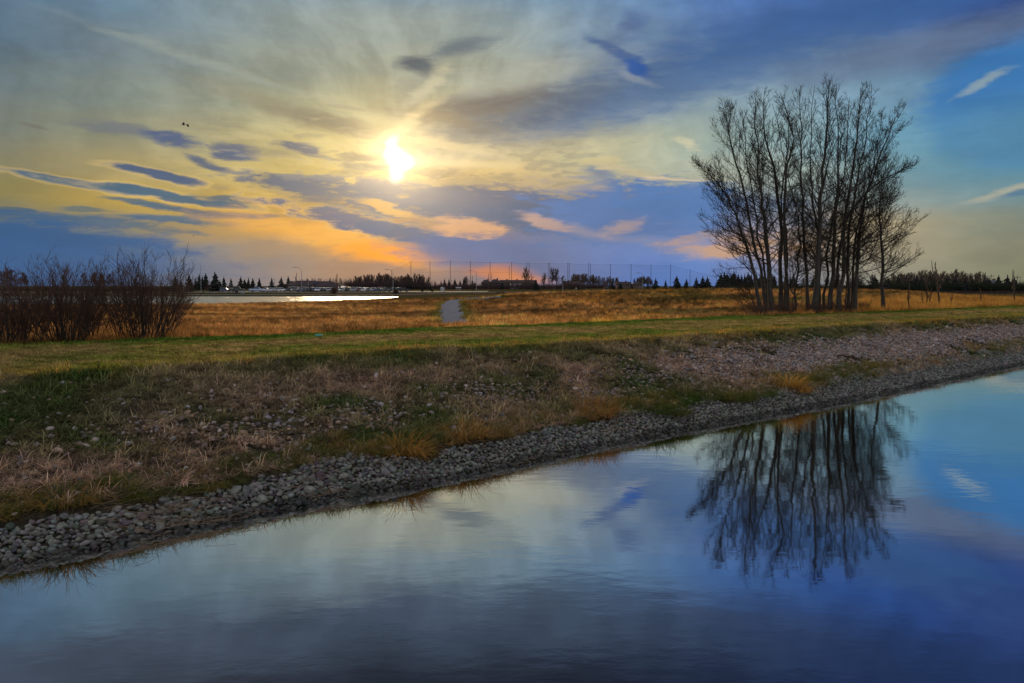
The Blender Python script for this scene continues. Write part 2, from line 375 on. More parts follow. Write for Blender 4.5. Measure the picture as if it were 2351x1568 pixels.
def blademat(name, col, trans=.4):
    m, t = nmat(name); L = t.links; o = N(t, 'ShaderNodeOutputMaterial')
    v = N(t, 'ShaderNodeAttribute', attribute_name='blade')
    mx = N(t, 'ShaderNodeMix', data_type='RGBA', blend_type='MULTIPLY'); mx.inputs[0].default_value = 1; mx.inputs[6].default_value = (*col, 1)
    L.new(v.outputs['Color'], mx.inputs[7])
    d = N(t, 'ShaderNodeBsdfDiffuse'); q = N(t, 'ShaderNodeBsdfTranslucent'); s = N(t, 'ShaderNodeMixShader'); s.inputs[0].default_value = trans
    L.new(mx.outputs[2], d.inputs[0]); L.new(mx.outputs[2], q.inputs[0]); L.new(d.outputs[0], s.inputs[1]); L.new(q.outputs[0], s.inputs[2]); L.new(s.outputs[0], o.inputs[0])
    return m
def stonemat(name, mode):
    m, t = nmat(name); L = t.links
    b = N(t, 'ShaderNodeBsdfPrincipled'); o = N(t, 'ShaderNodeOutputMaterial'); L.new(b.outputs[0], o.inputs[0])
    if mode == 'attr': c = ncol(t, 'col')
    else:
        oi = N(t, 'ShaderNodeObjectInfo'); c = oi.outputs['Color']
    g = N(t, 'ShaderNodeNewGeometry'); nz = N(t, 'ShaderNodeTexNoise'); L.new(g.outputs['Position'], nz.inputs['Vector'])
    nz.inputs['Scale'].default_value = 22; nz.inputs['Detail'].default_value = 8
    r = N(t, 'ShaderNodeMapRange'); L.new(nz.outputs[0], r.inputs[0]); r.inputs[1].default_value = .3; r.inputs[2].default_value = .7
    r.inputs[3].default_value = .6; r.inputs[4].default_value = 1.25
    mx = N(t, 'ShaderNodeMix', data_type='RGBA', blend_type='MULTIPLY'); mx.inputs[0].default_value = 1
    L.new(c, mx.inputs[6]); L.new(r.outputs[0], mx.inputs[7]); L.new(mx.outputs[2], b.inputs['Base Color'])
    b.inputs['Roughness'].default_value = .75; b.inputs['Specular IOR Level'].default_value = .3
    bp = N(t, 'ShaderNodeBump'); L.new(nz.outputs[0], bp.inputs['Height']); bp.inputs['Strength'].default_value = .35; bp.inputs['Distance'].default_value = .02
    L.new(bp.outputs[0], b.inputs['Normal']); return m
def watermat(name, ior, amp, scale, tint, big=0., sx=1.0, base_=.25, slick=(.16, .35, .65, .35, 1.5), gr=.03):
    m, t = nmat(name); L = t.links; o = N(t, 'ShaderNodeOutputMaterial')
    g = N(t, 'ShaderNodeNewGeometry')
    mp = N(t, 'ShaderNodeMapping'); L.new(g.outputs['Position'], mp.inputs[0]); mp.inputs[3].default_value = (sx, 1, 1)
    n1 = N(t, 'ShaderNodeTexNoise'); n1.inputs['Scale'].default_value = scale; n1.inputs['Detail'].default_value = 3; n1.inputs['Roughness'].default_value = .5
    n2 = N(t, 'ShaderNodeTexNoise'); n2.inputs['Scale'].default_value = scale * .22; n2.inputs['Detail'].default_value = 2
    L.new(mp.outputs[0], n1.inputs['Vector']); L.new(mp.outputs[0], n2.inputs['Vector'])
    # calm and ruffled patches
    n3 = N(t, 'ShaderNodeTexNoise'); n3.inputs['Scale'].default_value = slick[0]; n3.inputs['Detail'].default_value = 3; L.new(g.outputs['Position'], n3.inputs['Vector'])
    r3 = N(t, 'ShaderNodeMapRange'); L.new(n3.outputs[0], r3.inputs[0]); 
    for i_ in range(1, 5): r3.inputs[i_].default_value = slick[i_]
    h = N(t, 'ShaderNodeMath', operation='MULTIPLY'); L.new(n1.outputs[0], h.inputs[0]); L.new(r3.outputs[0], h.inputs[1])
    b1 = N(t, 'ShaderNodeBump'); L.new(h.outputs[0], b1.inputs['Height']); b1.inputs['Strength'].default_value = 1; b1.inputs['Distance'].default_value = amp
    h2 = N(t, 'ShaderNodeMath', operation='MULTIPLY'); L.new(n2.outputs[0], h2.inputs[0]); L.new(r3.outputs[0], h2.inputs[1])
    b2 = N(t, 'ShaderNodeBump'); L.new(h2.outputs[0], b2.inputs['Height']); b2.inputs['Strength'].default_value = 1; b2.inputs['Distance'].default_value = big or amp * 2
    L.new(b1.outputs[0], b2.inputs['Normal'])
    f0 = N(t, 'ShaderNodeFresnel'); f0.inputs[0].default_value = 1.33; L.new(b2.outputs[0], f0.inputs['Normal'])
    fr = N(t, 'ShaderNodeMath', operation='MULTIPLY_ADD', use_clamp=True); L.new(f0.outputs[0], fr.inputs[0]); fr.inputs[1].default_value = ior; fr.inputs[2].default_value = base_
    gl = N(t, 'ShaderNodeBsdfGlossy'); gl.inputs['Roughness'].default_value = gr; L.new(b2.outputs[0], gl.inputs['Normal'])
    tr = N(t, 'ShaderNodeBsdfTransparent'); tr.inputs[0].default_value = (*tint, 1)
    s = N(t, 'ShaderNodeMixShader'); L.new(fr.outputs[0], s.inputs[0]); L.new(tr.outputs[0], s.inputs[1]); L.new(gl.outputs[0], s.inputs[2]); L.new(s.outputs[0], o.inputs[0])
    return m

M = dict(
    bank=soil('bank_soil', [(.014,.012,.008), (.035,.03,.02), (.075,.06,.042), (.14,.11,.085)], .9),
    turf=soil('mown_turf', [(.03,.045,.012), (.06,.07,.02), (.11,.095,.035), (.17,.12,.055)], .5, .5),
    field=soil('dry_field', [(.03,.025,.012), (.09,.055,.022), (.18,.105,.038), (.28,.17,.06)], .22, .8),
    far=soil('far_land', [(.03,.035,.014), (.06,.06,.022), (.11,.075,.03), (.16,.10,.045)], .05, .4),
    mud=simple('pond_mud', (.02,.018,.010), .9, .4, 2),
    gravel=soil('path_gravel', [(.15,.15,.17), (.26,.26,.29), (.38,.38,.42)], 2., .9),
    asphalt=simple('asphalt', (.055,.055,.058), .85, .2, 1.),
    concrete=simple('concrete', (.34,.33,.31), .85, .15, 2.),
    canal=watermat('canal_water', 2.3, .0012, 4.4, (.42,.38,.22), .0026, .5, .52),
    pond=watermat('pond_water', 2.0, .16, 1.1, (.3,.28,.2), .7, 1., .4, (.10, .40, .60, .5, 1.2), .22),
    bark=simple('poplar_bark', (.045,.042,.035), .9, .45, 5., bump=.6),
    barkdark=simple('dark_bark', (.028,.024,.02), .9, .4, 4.),
    twig=simple('poplar_twig', (.026,.022,.016), .85, .25, 3.),
    willow=simple('willow_stem', (.085,.042,.028), .85, .35, 3.),
    willowred=simple('willow_red', (.10,.052,.032), .85, .35, 3.),
    spruce=simple('spruce_needles', (.014,.020,.016), .9, .4, 2.),
    fartwig=simple('far_twigs', (.12,.078,.072), .9, .35, .5),
    fartwig2=simple('far_twigs_tan', (.17,.12,.085), .9, .3, .5),
    hedge=simple('hedge_scrub', (.085,.048,.045), .9, .5, 1.2),
    greenshrub=simple('green_scrub', (.02,.028,.012), .9, .5, 1.2),
    pole=simple('pole_dark', (.03,.025,.022), .7, .2, 2.), rust=simple('pole_rust', (.12,.045,.03), .8, .2, 2.),
    steel=simple('galvanised', (.32,.33,.34), .45, .1, 3., .6),
    wall=simple('wall_render', (.20,.17,.16), .85, .12, .8), roofm=simple('roof_shingle', (.055,.035,.036), .9, .25, 1.5),
    white=simple('white_paint', (.75,.75,.76), .5, .06, 2.), pale=simple('pale_siding', (.5,.53,.6), .7, .06, 2.),
    brick=simple('brown_siding', (.12,.075,.06), .85, .2, 1.), glass=simple('dark_glass', (.02,.025,.03), .08, .1, 2.),
    tire=simple('tyre_rubber', (.02,.02,.02), .9, .1, 5.), metal=simple('wheel_metal', (.4,.4,.42), .4, .1, 5., .7),
    lampm=simple('headlight_lens', (.7,.72,.75), .15, .05, 5.), blackm=simple('black_metal', (.015,.015,.016), .5, .1, 3.),
    wood=simple('bench_wood', (.045,.03,.022), .7, .3, 5.), teal=simple('teal_plastic', (.10,.42,.36), .35, .1, 8.),
    feather=simple('dark_feather', (.03,.026,.02), .8, .3, 8.), skin=simple('skin', (.35,.2,.14), .6, .05, 8.),
    blue=simple('blue_cloth', (.03,.04,.09), .8, .1, 8.),
    stone_attr=stonemat('bank_stone', 'attr'), stone_obj=stonemat('shore_stone', 'obj'), grass=grassmat('grass_blades'))

# ------------------------------------------------------------------ mesh helpers
def link(name, me, mat=None, parent=None, loc=None, **props):
    o = bpy.data.objects.new(name, me); COL.objects.link(o)
    if mat is not None and me is not None and len(me.materials) == 0: me.materials.append(mat)
    if parent is not None: o.parent = parent
    if loc is not None: o.location = loc
    for k, v in props.items(): o[k] = v
    return o
def thing(name, label, cat, loc=(0,0,0), rz=0., group=None):
    o = bpy.data.objects.new(name, None); COL.objects.link(o); o.location = loc; o.rotation_euler = (0, 0, rz)
    o.empty_display_size = .3; o['label'] = label; o['category'] = cat
    if group: o['group'] = group
    return o
def npmesh(name, V, Fc, smooth=False):
    """V (n,3) array, Fc list/array of equal-size faces, or list of arrays of mixed sizes"""
    me = bpy.data.meshes.new(name)
    if not isinstance(Fc, list): Fc = [Fc]
    Fc = [np.asarray(f, dtype=np.int32) for f in Fc if len(f)]
    me.vertices.add(len(V)); me.vertices.foreach_set('co', np.asarray(V, dtype=np.float32).ravel())
    nl = sum(f.size for f in Fc); nf = sum(len(f) for f in Fc)
    me.loops.add(nl); me.loops.foreach_set('vertex_index', np.concatenate([f.ravel() for f in Fc]))
    me.polygons.add(nf)
    tot = np.concatenate([np.full(len(f), f.shape[1], dtype=np.int32) for f in Fc]); st_ = np.concatenate(([0], np.cumsum(tot)[:-1])).astype(np.int32)
    me.polygons.foreach_set('loop_start', st_); me.polygons.foreach_set('loop_total', tot)
    me.polygons.foreach_set('use_smooth', np.full(nf, smooth, dtype=bool))
    me.update(calc_edges=True); return me
class MB:
    def __init__(s): s.v = []; s.f = []
    def add(s, vs, fs):
        k = len(s.v); s.v += [tuple(map(float, p)) for p in vs]; s.f += [tuple(i + k for i in q) for q in fs]; return s
    def box(s, c, d, top=1.0, rz=0.):
        x, y, z = c; a, b, h = d[0]/2, d[1]/2, d[2]/2
        P = [(-a,-b,-h),(a,-b,-h),(a,b,-h),(-a,b,-h),(-a*top,-b*top,h),(a*top,-b*top,h),(a*top,b*top,h),(-a*top,b*top,h)]
        cr, sr = math.cos(rz), math.sin(rz)
        return s.add([(x+p[0]*cr-p[1]*sr, y+p[0]*sr+p[1]*cr, z+p[2]) for p in P], [(3,2,1,0),(4,5,6,7),(0,1,5,4),(1,2,6,5),(2,3,7,6),(3,0,4,7)])
    def prism(s, prof, axis, a, b):
        """profile of 2-d points swept along an axis from a to b (x: prof=(y,z); y: prof=(x,z))"""
        n = len(prof); P = []
        for t in (a, b):
            for p in prof: P.append((t, p[0], p[1]) if axis == 'x' else (p[0], t, p[1]))
        return s.add(P, [tuple(range(n))[::-1], tuple(range(n, 2*n))] + [(i, (i+1) % n, n+(i+1) % n, n+i) for i in range(n)])
    def cyl(s, p, q, r0, r1=None, n=8):
        r1 = r0 if r1 is None else r1; p = np.array(p, float); q = np.array(q, float); d = q - p; d /= np.linalg.norm(d)
        u = np.cross(d, (0,0,1) if abs(d[2]) < .9 else (1,0,0)); u /= np.linalg.norm(u); w = np.cross(d, u)
        P = [p + r0*(math.cos(2*math.pi*i/n)*u + math.sin(2*math.pi*i/n)*w) for i in range(n)] + [q + r1*(math.cos(2*math.pi*i/n)*u + math.sin(2*math.pi*i/n)*w) for i in range(n)]
        return s.add(P, [tuple(range(n))[::-1], tuple(range(n, 2*n))] + [(i, (i+1) % n, n+(i+1) % n, n+i) for i in range(n)])
    def build(s, name, mat, parent=None, loc=None, smooth=False, **props):
        me = bpy.data.meshes.new(name); me.from_pydata(s.v, [], s.f); me.update()
        if smooth: me.polygons.foreach_set('use_smooth', [True]*len(me.polygons))
        return link(name, me, mat, parent, loc, **props)
def tubes(name, lines, smooth=True):
    """lines: list of (pts (n,3), radii (n,), sides)"""
    VS = []; FS = []; k = 0
    for pts, rad, sd in lines:
        pts = np.asarray(pts, float); n = len(pts)
        d = np.gradient(pts, axis=0); d /= (np.linalg.norm(d, axis=1, keepdims=True) + 1e-9)
        ref = np.array((.31, .93, .17)); u = np.cross(d, ref); u /= (np.linalg.norm(u, axis=1, keepdims=True) + 1e-9); w = np.cross(d, u)
        a = np.arange(sd) * 2*math.pi/sd
        ring = pts[:, None, :] + np.asarray(rad)[:, None, None] * (np.cos(a)[None, :, None]*u[:, None, :] + np.sin(a)[None, :, None]*w[:, None, :])
        VS.append(ring.reshape(-1, 3)); i = np.arange(n-1)[:, None]*sd; j = np.arange(sd)[None, :]; j2 = (j+1) % sd
        FS.append((np.stack([i+j, i+j2, i+sd+j2, i+sd+j], -1).reshape(-1, 4)) + k); k += n*sd
    return npmesh(name, np.concatenate(VS), np.concatenate(FS), smooth)

def vnoise(x, y, seed=0):
    x = np.asarray(x, float); y = np.asarray(y, float); xi = np.floor(x); yi = np.floor(y); fx = x-xi; fy = y-yi
    fx = fx*fx*(3-2*fx); fy = fy*fy*(3-2*fy)
    def h(a, b):
        n = np.sin(a*127.1 + b*311.7 + seed*74.7)*43758.5453; return n - np.floor(n)
    return (h(xi,yi)*(1-fx)+h(xi+1,yi)*fx)*(1-fy) + (h(xi,yi+1)*(1-fx)+h(xi+1,yi+1)*fx)*fy
def fbm(x, y, seed=0, oc=4):
    s = 0; a = .5; t = 0
    for k in range(oc): s = s + a*vnoise(x*2**k, y*2**k, seed+k*13); t += a; a *= .5
    return s/t
def sstep(x, a, b):
    t = np.clip((x-a)/(b-a), 0, 1); return t*t*(3-2*t)

# ------------------------------------------------------------------ lie of the land
O0 = np.array((0., 16.1)); TH = R(41); E1 = np.array((math.cos(TH), math.sin(TH))); N1 = np.array((-math.sin(TH), math.cos(TH)))
def px_plane(x, y, z):
    d = ray(x, y); k = (z - CAMZ)/d[2]; return d[0]*k, d[1]*k
def prof(pts, z):
    a = []
    for x, y in pts:
        q = np.array(px_plane(x, y, z)) - O0; a.append((q @ E1, q @ N1))
    a.sort(); return np.array(a).T
SH = prof([(0,1308),(223,1260),(410,1219),(596,1178),(817,1133),(961,1115),(1152,1072),(1291,1044),(1518,997),(1764,954),(2007,909),(2351,835)], 0)
NE = prof([(0,865),(300,845),(600,825),(900,805),(1176,793),(1500,775),(1900,750),(2351,725)], 1.8)
FE = prof([(0,795),(400,780),(700,770),(1000,755),(1300,745),(1700,728),(2000,718),(2351,703)], 1.85)
def st_of(x, y):
    rx = x - O0[0]; ry = y - O0[1]; return rx*E1[0] + ry*E1[1], rx*N1[0] + ry*N1[1]
def bands(x, y):
    s, q = st_of(x, y)
    w = (fbm(s*.9, s*0+3, 5)-.5)
    q0 = np.interp(s, SH[0], SH[1]) + w*.35; q1 = np.interp(s, NE[0], NE[1]) + w*.5; q2 = np.interp(s, FE[0], FE[1]) + w*.6
    return s, q, q0, q1, q2
POND_PX = [(-260,708),(0,703),(300,701),(480,700),(640,697),(800,691),(860,685.6),(900,683.4),(915,681.6),(905,680.9),(800,680.8),(400,680.6),(-260,680.4)]
POND_Z = .3
POND = np.array([px_plane(x, y, POND_Z) for x, y in POND_PX])
def sdpoly(x, y, P):
    x = np.asarray(x, float); y = np.asarray(y, float); d = np.full(x.shape, 1e9); ins = np.zeros(x.shape, bool); n = len(P)
    for i in range(n):
        a = P[i]; b = P[(i+1) % n]; ex, ey = b-a; t = np.clip(((x-a[0])*ex + (y-a[1])*ey)/(ex*ex+ey*ey+1e-9), 0, 1)
        d = np.minimum(d, np.hypot(x-a[0]-t*ex, y-a[1]-t*ey))
        c = ((a[1] > y) != (b[1] > y)) & (x < (b[0]-a[0])*(y-a[1])/(b[1]-a[1]+1e-12)+a[0]); ins ^= c
    return np.where(ins, -d, d)
CR_X = np.array([-.75,-.2,-.085,-.06,0.0,.07,.18,.29,.37,.46,.53,.60,.8])
CR_Z = np.array([1.0,1.0,1.25,1.7,2.45,2.85,3.15,3.22,3.15,2.95,2.3,1.8,1.7])
def Hs(x, y):
    x = np.asarray(x, float); y = np.asarray(y, float)
    s, q, q0, q1, q2 = bands(x, y); t = q - q0; T = np.maximum(q1 - q0, 2.)
    lump = (fbm(x*.8, y*.8, 2)-.5)
    slope = np.where(t < 1.0, .42*t, .42 + 1.38*np.clip((t-1.0)/(T-1.0), 0, 1)**.92)
    z = np.where(t < 0, np.maximum(t*.36, -1.4), slope) + lump*.22*sstep(t, .3, 2.)*(1-sstep(t, T-1, T+.5))
    zt = 1.80 + .05*np.clip((q-q1)/8, 0, 1) + lump*.05
    z = np.where(q > q1, zt, z)
    w = q - q2; r = np.hypot(x, y); az = np.arctan2(x, y)
    cr = np.interp(az, CR_X, CR_Z)
    lo = .55*sstep(r, 55, 115)*(1-sstep(az, -.10, -.02))
    fld = 1.0 - lo + (cr-1.0)*np.exp(-((r-112)/34.)**2) + (fbm(x*.12, y*.12, 9)-.5)*.5*(1-lo*1.3) + (fbm(x*.5, y*.5, 4)-.5)*.18
    far = 1.5 + .9*sstep(r, 330, 520) + 1.2*sstep(r, 600, 1500)
    fld = fld*(1-sstep(r, 150, 215)) + far*sstep(r, 150, 215)
    sd = sdpoly(x, y, POND); fld = np.minimum(fld, POND_Z + .01 + np.maximum(sd, 0)*np.where(r > 240, .045, .035))
    fld = np.where(sd < 0, POND_Z + np.maximum(sd*.15, -1.2), fld)
    return np.where(w > 0, zt*(1-sstep(w, 0, 10)) + fld*sstep(w, 0, 10), z)
def H1(x, y): return float(Hs(np.array([x]), np.array([y]))[0])
def ground(px, py):
    """where the sight line through a point of the picture meets the land"""
    d = ray(px, py); k = np.concatenate((np.arange(8, 60, .05), np.arange(60, 900, .25)))
    X = d[0]*k; Y = d[1]*k; Z = CAMZ + d[2]*k; h = Hs(X, Y); i = np.argmax(Z <= h)
    if Z[i] > h[i]: i = len(k)-1
    return X[i], Y[i], h[i]
def col(px, Y):
    """ground point at forward distance Y under picture column px (horizon row)"""
    x = (px-1175.5)/F*Y*math.cos(PITCH) + 0.; x = ray(px, 655)[0]/ray(px, 655)[1]*Y
    return x, Y, H1(x, Y)
def size(pix, Y): return pix/F*Y

# terrain sheet on a fan that thins out with distance
azs = np.concatenate((np.linspace(-R(44), R(44), 380),))
rs = [8.5]
while rs[-1] < 3600: rs.append(rs[-1]*(1.0085 if rs[-1] < 60 else 1.0135) if rs[-1] < 500 else rs[-1]*1.04)
rs = np.array(rs); A_, R_ = np.meshgrid(azs, rs); TX = np.sin(A_)*R_; TY = np.cos(A_)*R_; TZ = Hs(TX, TY)
nr, na = TX.shape
idx = np.arange(nr*na).reshape(nr, na); quads = np.stack([idx[:-1,:-1], idx[:-1,1:], idx[1:,1:], idx[1:,:-1]], -1).reshape(-1, 4)
cx = (TX[:-1,:-1]+TX[1:,1:])/2; cy = (TY[:-1,:-1]+TY[1:,1:])/2
s_, q_, q0_, q1_, q2_ = bands(cx, cy); rr_ = np.hypot(cx, cy); ct = q_-q0_
cls = np.where(ct < -.75, 0, np.where(q_ < q1_, 1, np.where(q_ < q2_, 2, np.where(rr_ < 215, 3, 4))))
cls = np.where((sdpoly(cx, cy, POND) < -1.0) & (cls >= 3), 5, cls).ravel()
VT = np.stack([TX, TY, TZ], -1).reshape(-1, 3)
def sub(name, k, mat):
    f = quads[cls == k]; u, inv = np.unique(f, return_inverse=True); return link(name, npmesh(name, VT[u], inv.reshape(-1, 4), True), mat, kind='structure')
canal_bed = sub('canal_bed', 0, M['mud']); bank = sub('stone_bank', 1, M['bank']); trail = sub('mown_grass_trail', 2, M['turf'])
field = sub('dry_grass_field', 3, M['field']); farland = sub('distant_land', 4, M['far']); pondbed = sub('pond_bed', 5, M['mud'])
# near bank behind the camera, and land outside the fan
MB().add([(-60,-3,2.2),(60,-3,2.2),(60,-90,2.4),(-60,-90,2.4),(-60,4,-.9),(60,4,-.9)], [(0,1,2,3)[::-1],(4,5,1,0)]).build('near_bank', M['turf'], kind='structure')
sd_ = MB(); sd_.add([(-4500,-4500,-2.5),(4500,-4500,-2.5),(4500,4500,-2.5),(-4500,4500,-2.5)], [(0,1,2,3)]); sd_.build('ground', M['far'], kind='structure')
# canal water and pond water
MB().add([(-70,-6,0),(60,-6,0),(60,75,0),(-70,75,0)], [(0,1,2,3)]).build('canal_water', M['canal'], kind='structure')
cen = POND.mean(0); PW = cen + (POND-cen)*1.0; ex_ = (POND-cen); ex_ = ex_/np.linalg.norm(ex_, axis=1, keepdims=True)*2.0
MB().add([(p[0], p[1], POND_Z) for p in POND+ex_], [tuple(range(len(POND)))]).build('pond_water', M['pond'], kind='structure')
# far sheet of water behind the shrubs
def flat_strip(name, pts, mat, dz, kind='structure', sub=40):
    """pts: left edge list & right edge list of world xy; draped on the land"""
    (A, B) = pts; V = []; Fq = []
    n = len(A); m = 6
    for i in range(n):
        for j in range(m+1):
            x = A[i][0]+(B[i][0]-A[i][0])*j/m; y = A[i][1]+(B[i][1]-A[i][1])*j/m; V.append((x, y, 0))
    V = np.array(V, float); V[:, 2] = Hs(V[:, 0], V[:, 1]) + dz
    for i in range(n-1):
        for j in range(m): a = i*(m+1)+j; Fq.append((a, a+1, a+m+2, a+m+1))
    return link(name, npmesh(name, V, np.array(Fq), True), mat, kind=kind)
def lrange(a, b, n): return [a + (b-a)*i/(n-1) for i in range(n)]
xs = lrange(-330, -150, 30)
flat_strip('far_pond_water', ([(x, 455) for x in xs], [(x, 500) for x in xs]), M['pond'], .06)
# road, lane marking line and lakeside path
RD0, RD1 = 286, 294
xs = lrange(-260, 40, 90)
flat_strip('road', ([(x, RD0) for x in xs], [(x, RD1) for x in xs]), M['asphalt'], .05)
flat_strip('road_kerb', ([(x, RD0-.9) for x in xs], [(x, RD0-.1) for x in xs]), M['concrete'], .16)
flat_strip('lakeside_path', ([(x, 270) for x in xs], [(x, 272.5) for x in xs]), M['gravel'], .05)
xs = lrange(-125, -10, 60)
flat_strip('parking_lot', ([(x, 298) for x in xs], [(x, 352) for x in xs]), M['asphalt'], .045)
rows = [(1022,1072,746),(1016,1068,738),(1008,1066,728),(1006,1064,720),(1007,1062,712),(1010,1060,704),(1012,1057,697),(1018,1060,692),(1034,1072,688.5),(1062,1092,686),(1092,1116,684.5),(1112,1142,682.5)]
L_ = []; Rr_ = []
for a, b, y in rows:
    p = ground((a+b)/2, y); w = max(1.1, size((b-a)/2, p[1])*1.0); w = min(w, 2.0)
    L_.append((p[0]-w, p[1])); Rr_.append((p[0]+w, p[1]))
def densify(P, k=6):
    o = []
    for i in range(len(P)-1):
        for j in range(k): o.append(tuple(P[i][c]+(P[i+1][c]-P[i][c])*j/k for c in (0, 1)))
    return o + [P[-1]]
L_ = densify(L_); Rr_ = densify(Rr_)
flat_strip('gravel_path', (L_, Rr_), M['gravel'], .035)
PATH = np.array(L_ + Rr_[::-1])
fa = [ground(*p)[:2] for p in ((1068,685.8),(1100,683.2),(1148,681.4))]; ne = [ground(*p)[:2] for p in ((1064,690.5),(1106,689),(1152,684.8))]
flat_strip('gravel_path', (densify(fa), densify(ne)), M['gravel'], .10); PATH2 = np.array(fa + ne[::-1])

# ------------------------------------------------------------------ stones of the bank
rng = np.random.default_rng(11)
def ico(sub_):
    import bmesh
    bm = bmesh.new(); bmesh.ops.create_icosphere(bm, subdivisions=sub_, radius=1.0); bm.verts.ensure_lookup_table()
    v = np.array([p.co[:] for p in bm.verts]); f = np.array([[q.index for q in g.verts] for g in bm.faces]); bm.free(); return v, f
I1 = ico(1); I2 = ico(2)
def field_pts(s0, s1, t0, t1, sp):
    S, T = np.meshgrid(np.arange(s0, s1, sp), np.arange(t0, t1, sp)); S = S.ravel() + rng.uniform(-.5, .5, S.size)*sp; T = T.ravel() + rng.uniform(-.5, .5, T.size)*sp
    q = np.interp(S, SH[0], SH[1]) + T; P = O0[None] + S[:, None]*E1 + q[:, None]*N1; return S, T, P
def inview(P, m=60):
    px = 1175.5 + F*P[:, 0]/np.maximum(P[:, 1], .1); return (P[:, 1] > 6) & (px > -m) & (px < 2351+m)
stones = []     # x,y,z,size,col3
def put(P, size_, colr, lift): stones.append((P, size_, colr, lift))
# shore band
for layer, (sp_, lo, hi, lift) in enumerate(((.082, .030, .052, .0), (.105, .032, .062, .030))):
    S, T, P = field_pts(-13, 62, -.95, 1.55, sp_)
    edge = .95 + (fbm(S*.6, S*0, 31)-.5)*.9 + .45*sstep(S, 8, 22)
    k = inview(P) & (T < edge) & ((layer == 0) | (T > -.1)); P = P[k]; T = T[k]; n = len(P)
    g = rng.uniform(.07, .25, n); c = np.stack([g*1.0, g*.99, g*.90], 1) + rng.normal(0, .012, (n, 3)); c *= np.where(T < .12, .42, 1.)[:, None]
    sz = rng.uniform(lo, hi, n)*np.where(rng.random(n) < .04, 1.8, 1.); put(P, sz, c, np.full(n, lift))
# stony slope
def pinkish(n):
    pal = np.array([(.30,.22,.19),(.24,.18,.16),(.34,.26,.22),(.22,.20,.20),(.40,.36,.34),(.18,.16,.17),(.32,.22,.15),(.30,.30,.32)])
    c = pal[rng.integers(0, len(pal), n)]*rng.uniform(.75, 1.45, (n, 1))*np.array((1.03, .97, .93))*rng.uniform(.5, 1.1, (n, 1)); return c
S, T, P = field_pts(-13, 66, 1.0, 8.2, .095)
Tm = np.interp(S, NE[0], NE[1]) - np.interp(S, SH[0], SH[1]); fr_ = T/Tm
rdens = sstep(S, 9, 17)*(np.exp(-((fr_-.50)/.24)**4))*1.15 + .55*sstep(S, 5, 9)*np.exp(-((fr_-.45)/.2)**2)*(1-sstep(S, 9, 17))
ldens = .42*np.exp(-((fr_-.38)/.15)**2)*sstep(fbm(S*.35, T*.5, 41), .45, .68) + .035
dens = np.maximum(rdens*sstep(fbm(S*.3, T*.45, 8), .22, .42), ldens)
dist0 = np.hypot(P[:, 0], P[:, 1]); k = inview(P) & (rng.random(len(P)) < dens) & (fr_ < .93); P = P[k]; n = len(P)
put(P, rng.uniform(.030, .058, n)*np.where(rng.random(n) < .08, 1.6, 1.)*(1+.35*sstep(dist0[k], 20, 40)), pinkish(n), np.full(n, .03))
S, T, P = field_pts(-13, 62, 1.0, 6.5, .30)
Tm = np.interp(S, NE[0], NE[1]) - np.interp(S, SH[0], SH[1]); fr_ = T/Tm
k = inview(P) & (rng.random(len(P)) < .30*np.exp(-((fr_-.45)/.25)**2)); P = P[k]; n = len(P)
put(P, rng.uniform(.035, .075, n), pinkish(n)*1.0, np.full(n, .04))
SP = np.concatenate([s[0] for s in stones]); SS = np.concatenate([s[1] for s in stones]); SC = np.clip(np.concatenate([s[2] for s in stones]), .01, .6); SLf = np.concatenate([s[3] for s in stones])
SZ = Hs(SP[:, 0], SP[:, 1]) + SLf + SS*.15
dist = np.hypot(SP[:, 0], SP[:, 1]); appar = SS/dist; pxx = 1175.5 + F*SP[:, 0]/SP[:, 1]
vis = (pxx > 8) & (pxx < 2340) & (SZ > .03) & (SLf > .03); order = np.argsort(-np.where(vis, appar, -1)); single = order[:300]
rest = np.ones(len(SP), bool); rest[single] = False; rest = np.where(rest)[0]
def rotm(n):
    a = rng.uniform(0, 2*np.pi, n); b = rng.normal(0, .35, n); c = rng.normal(0, .35, n); Z = np.zeros(n); O = np.ones(n)
    Rz = np.stack([np.cos(a), -np.sin(a), Z, np.sin(a), np.cos(a), Z, Z, Z, O], -1).reshape(n, 3, 3)
    Rx = np.stack([O, Z, Z, Z, np.cos(b), -np.sin(b), Z, np.sin(b), np.cos(b)], -1).reshape(n, 3, 3)
    Ry = np.stack([np.cos(c), Z, np.sin(c), Z, O, Z, -np.sin(c), Z, np.cos(c)], -1).reshape(n, 3, 3); return Rx @ Ry @ Rz
def stone_shapes(base_v, n):
    v = np.repeat(base_v[None], n, 0); k = rng.normal(0, 1, (n, 3, 3))*2.0; ph = rng.uniform(0, 6.3, (n, 3))
    d = 1 + .13*np.sin(np.einsum('vk,njk->nvj', base_v, k) + ph[:, None, :]).sum(-1)
    sc_ = np.stack([rng.uniform(.95, 1.35, n), rng.uniform(.75, 1.0, n), rng.uniform(.5, .75, n)], -1)
    return v*d[..., None]*sc_[:, None, :]
def stone_mesh(name, ids, base_):
    bv, bf = base_; n = len(ids); v = stone_shapes(bv, n); Rm = rotm(n)
    v = np.einsum('nij,nvj->nvi', Rm, v)*SS[ids][:, None, None] + np.stack([SP[ids, 0], SP[ids, 1], SZ[ids]], -1)[:, None, :]
    f = bf[None] + (np.arange(n)*len(bv))[:, None, None]; me = npmesh(name, v.reshape(-1, 3), f.reshape(-1, 3), True)
    at = me.color_attributes.new('col', 'FLOAT_COLOR', 'POINT'); c = np.concatenate([SC[ids], np.ones((n, 1))], 1); at.data.foreach_set('color', np.repeat(c, len(bv), 0).astype(np.float32).ravel()); return me
near_ = rest[dist[rest] < 15.5]; farr = rest[dist[rest] >= 15.5]
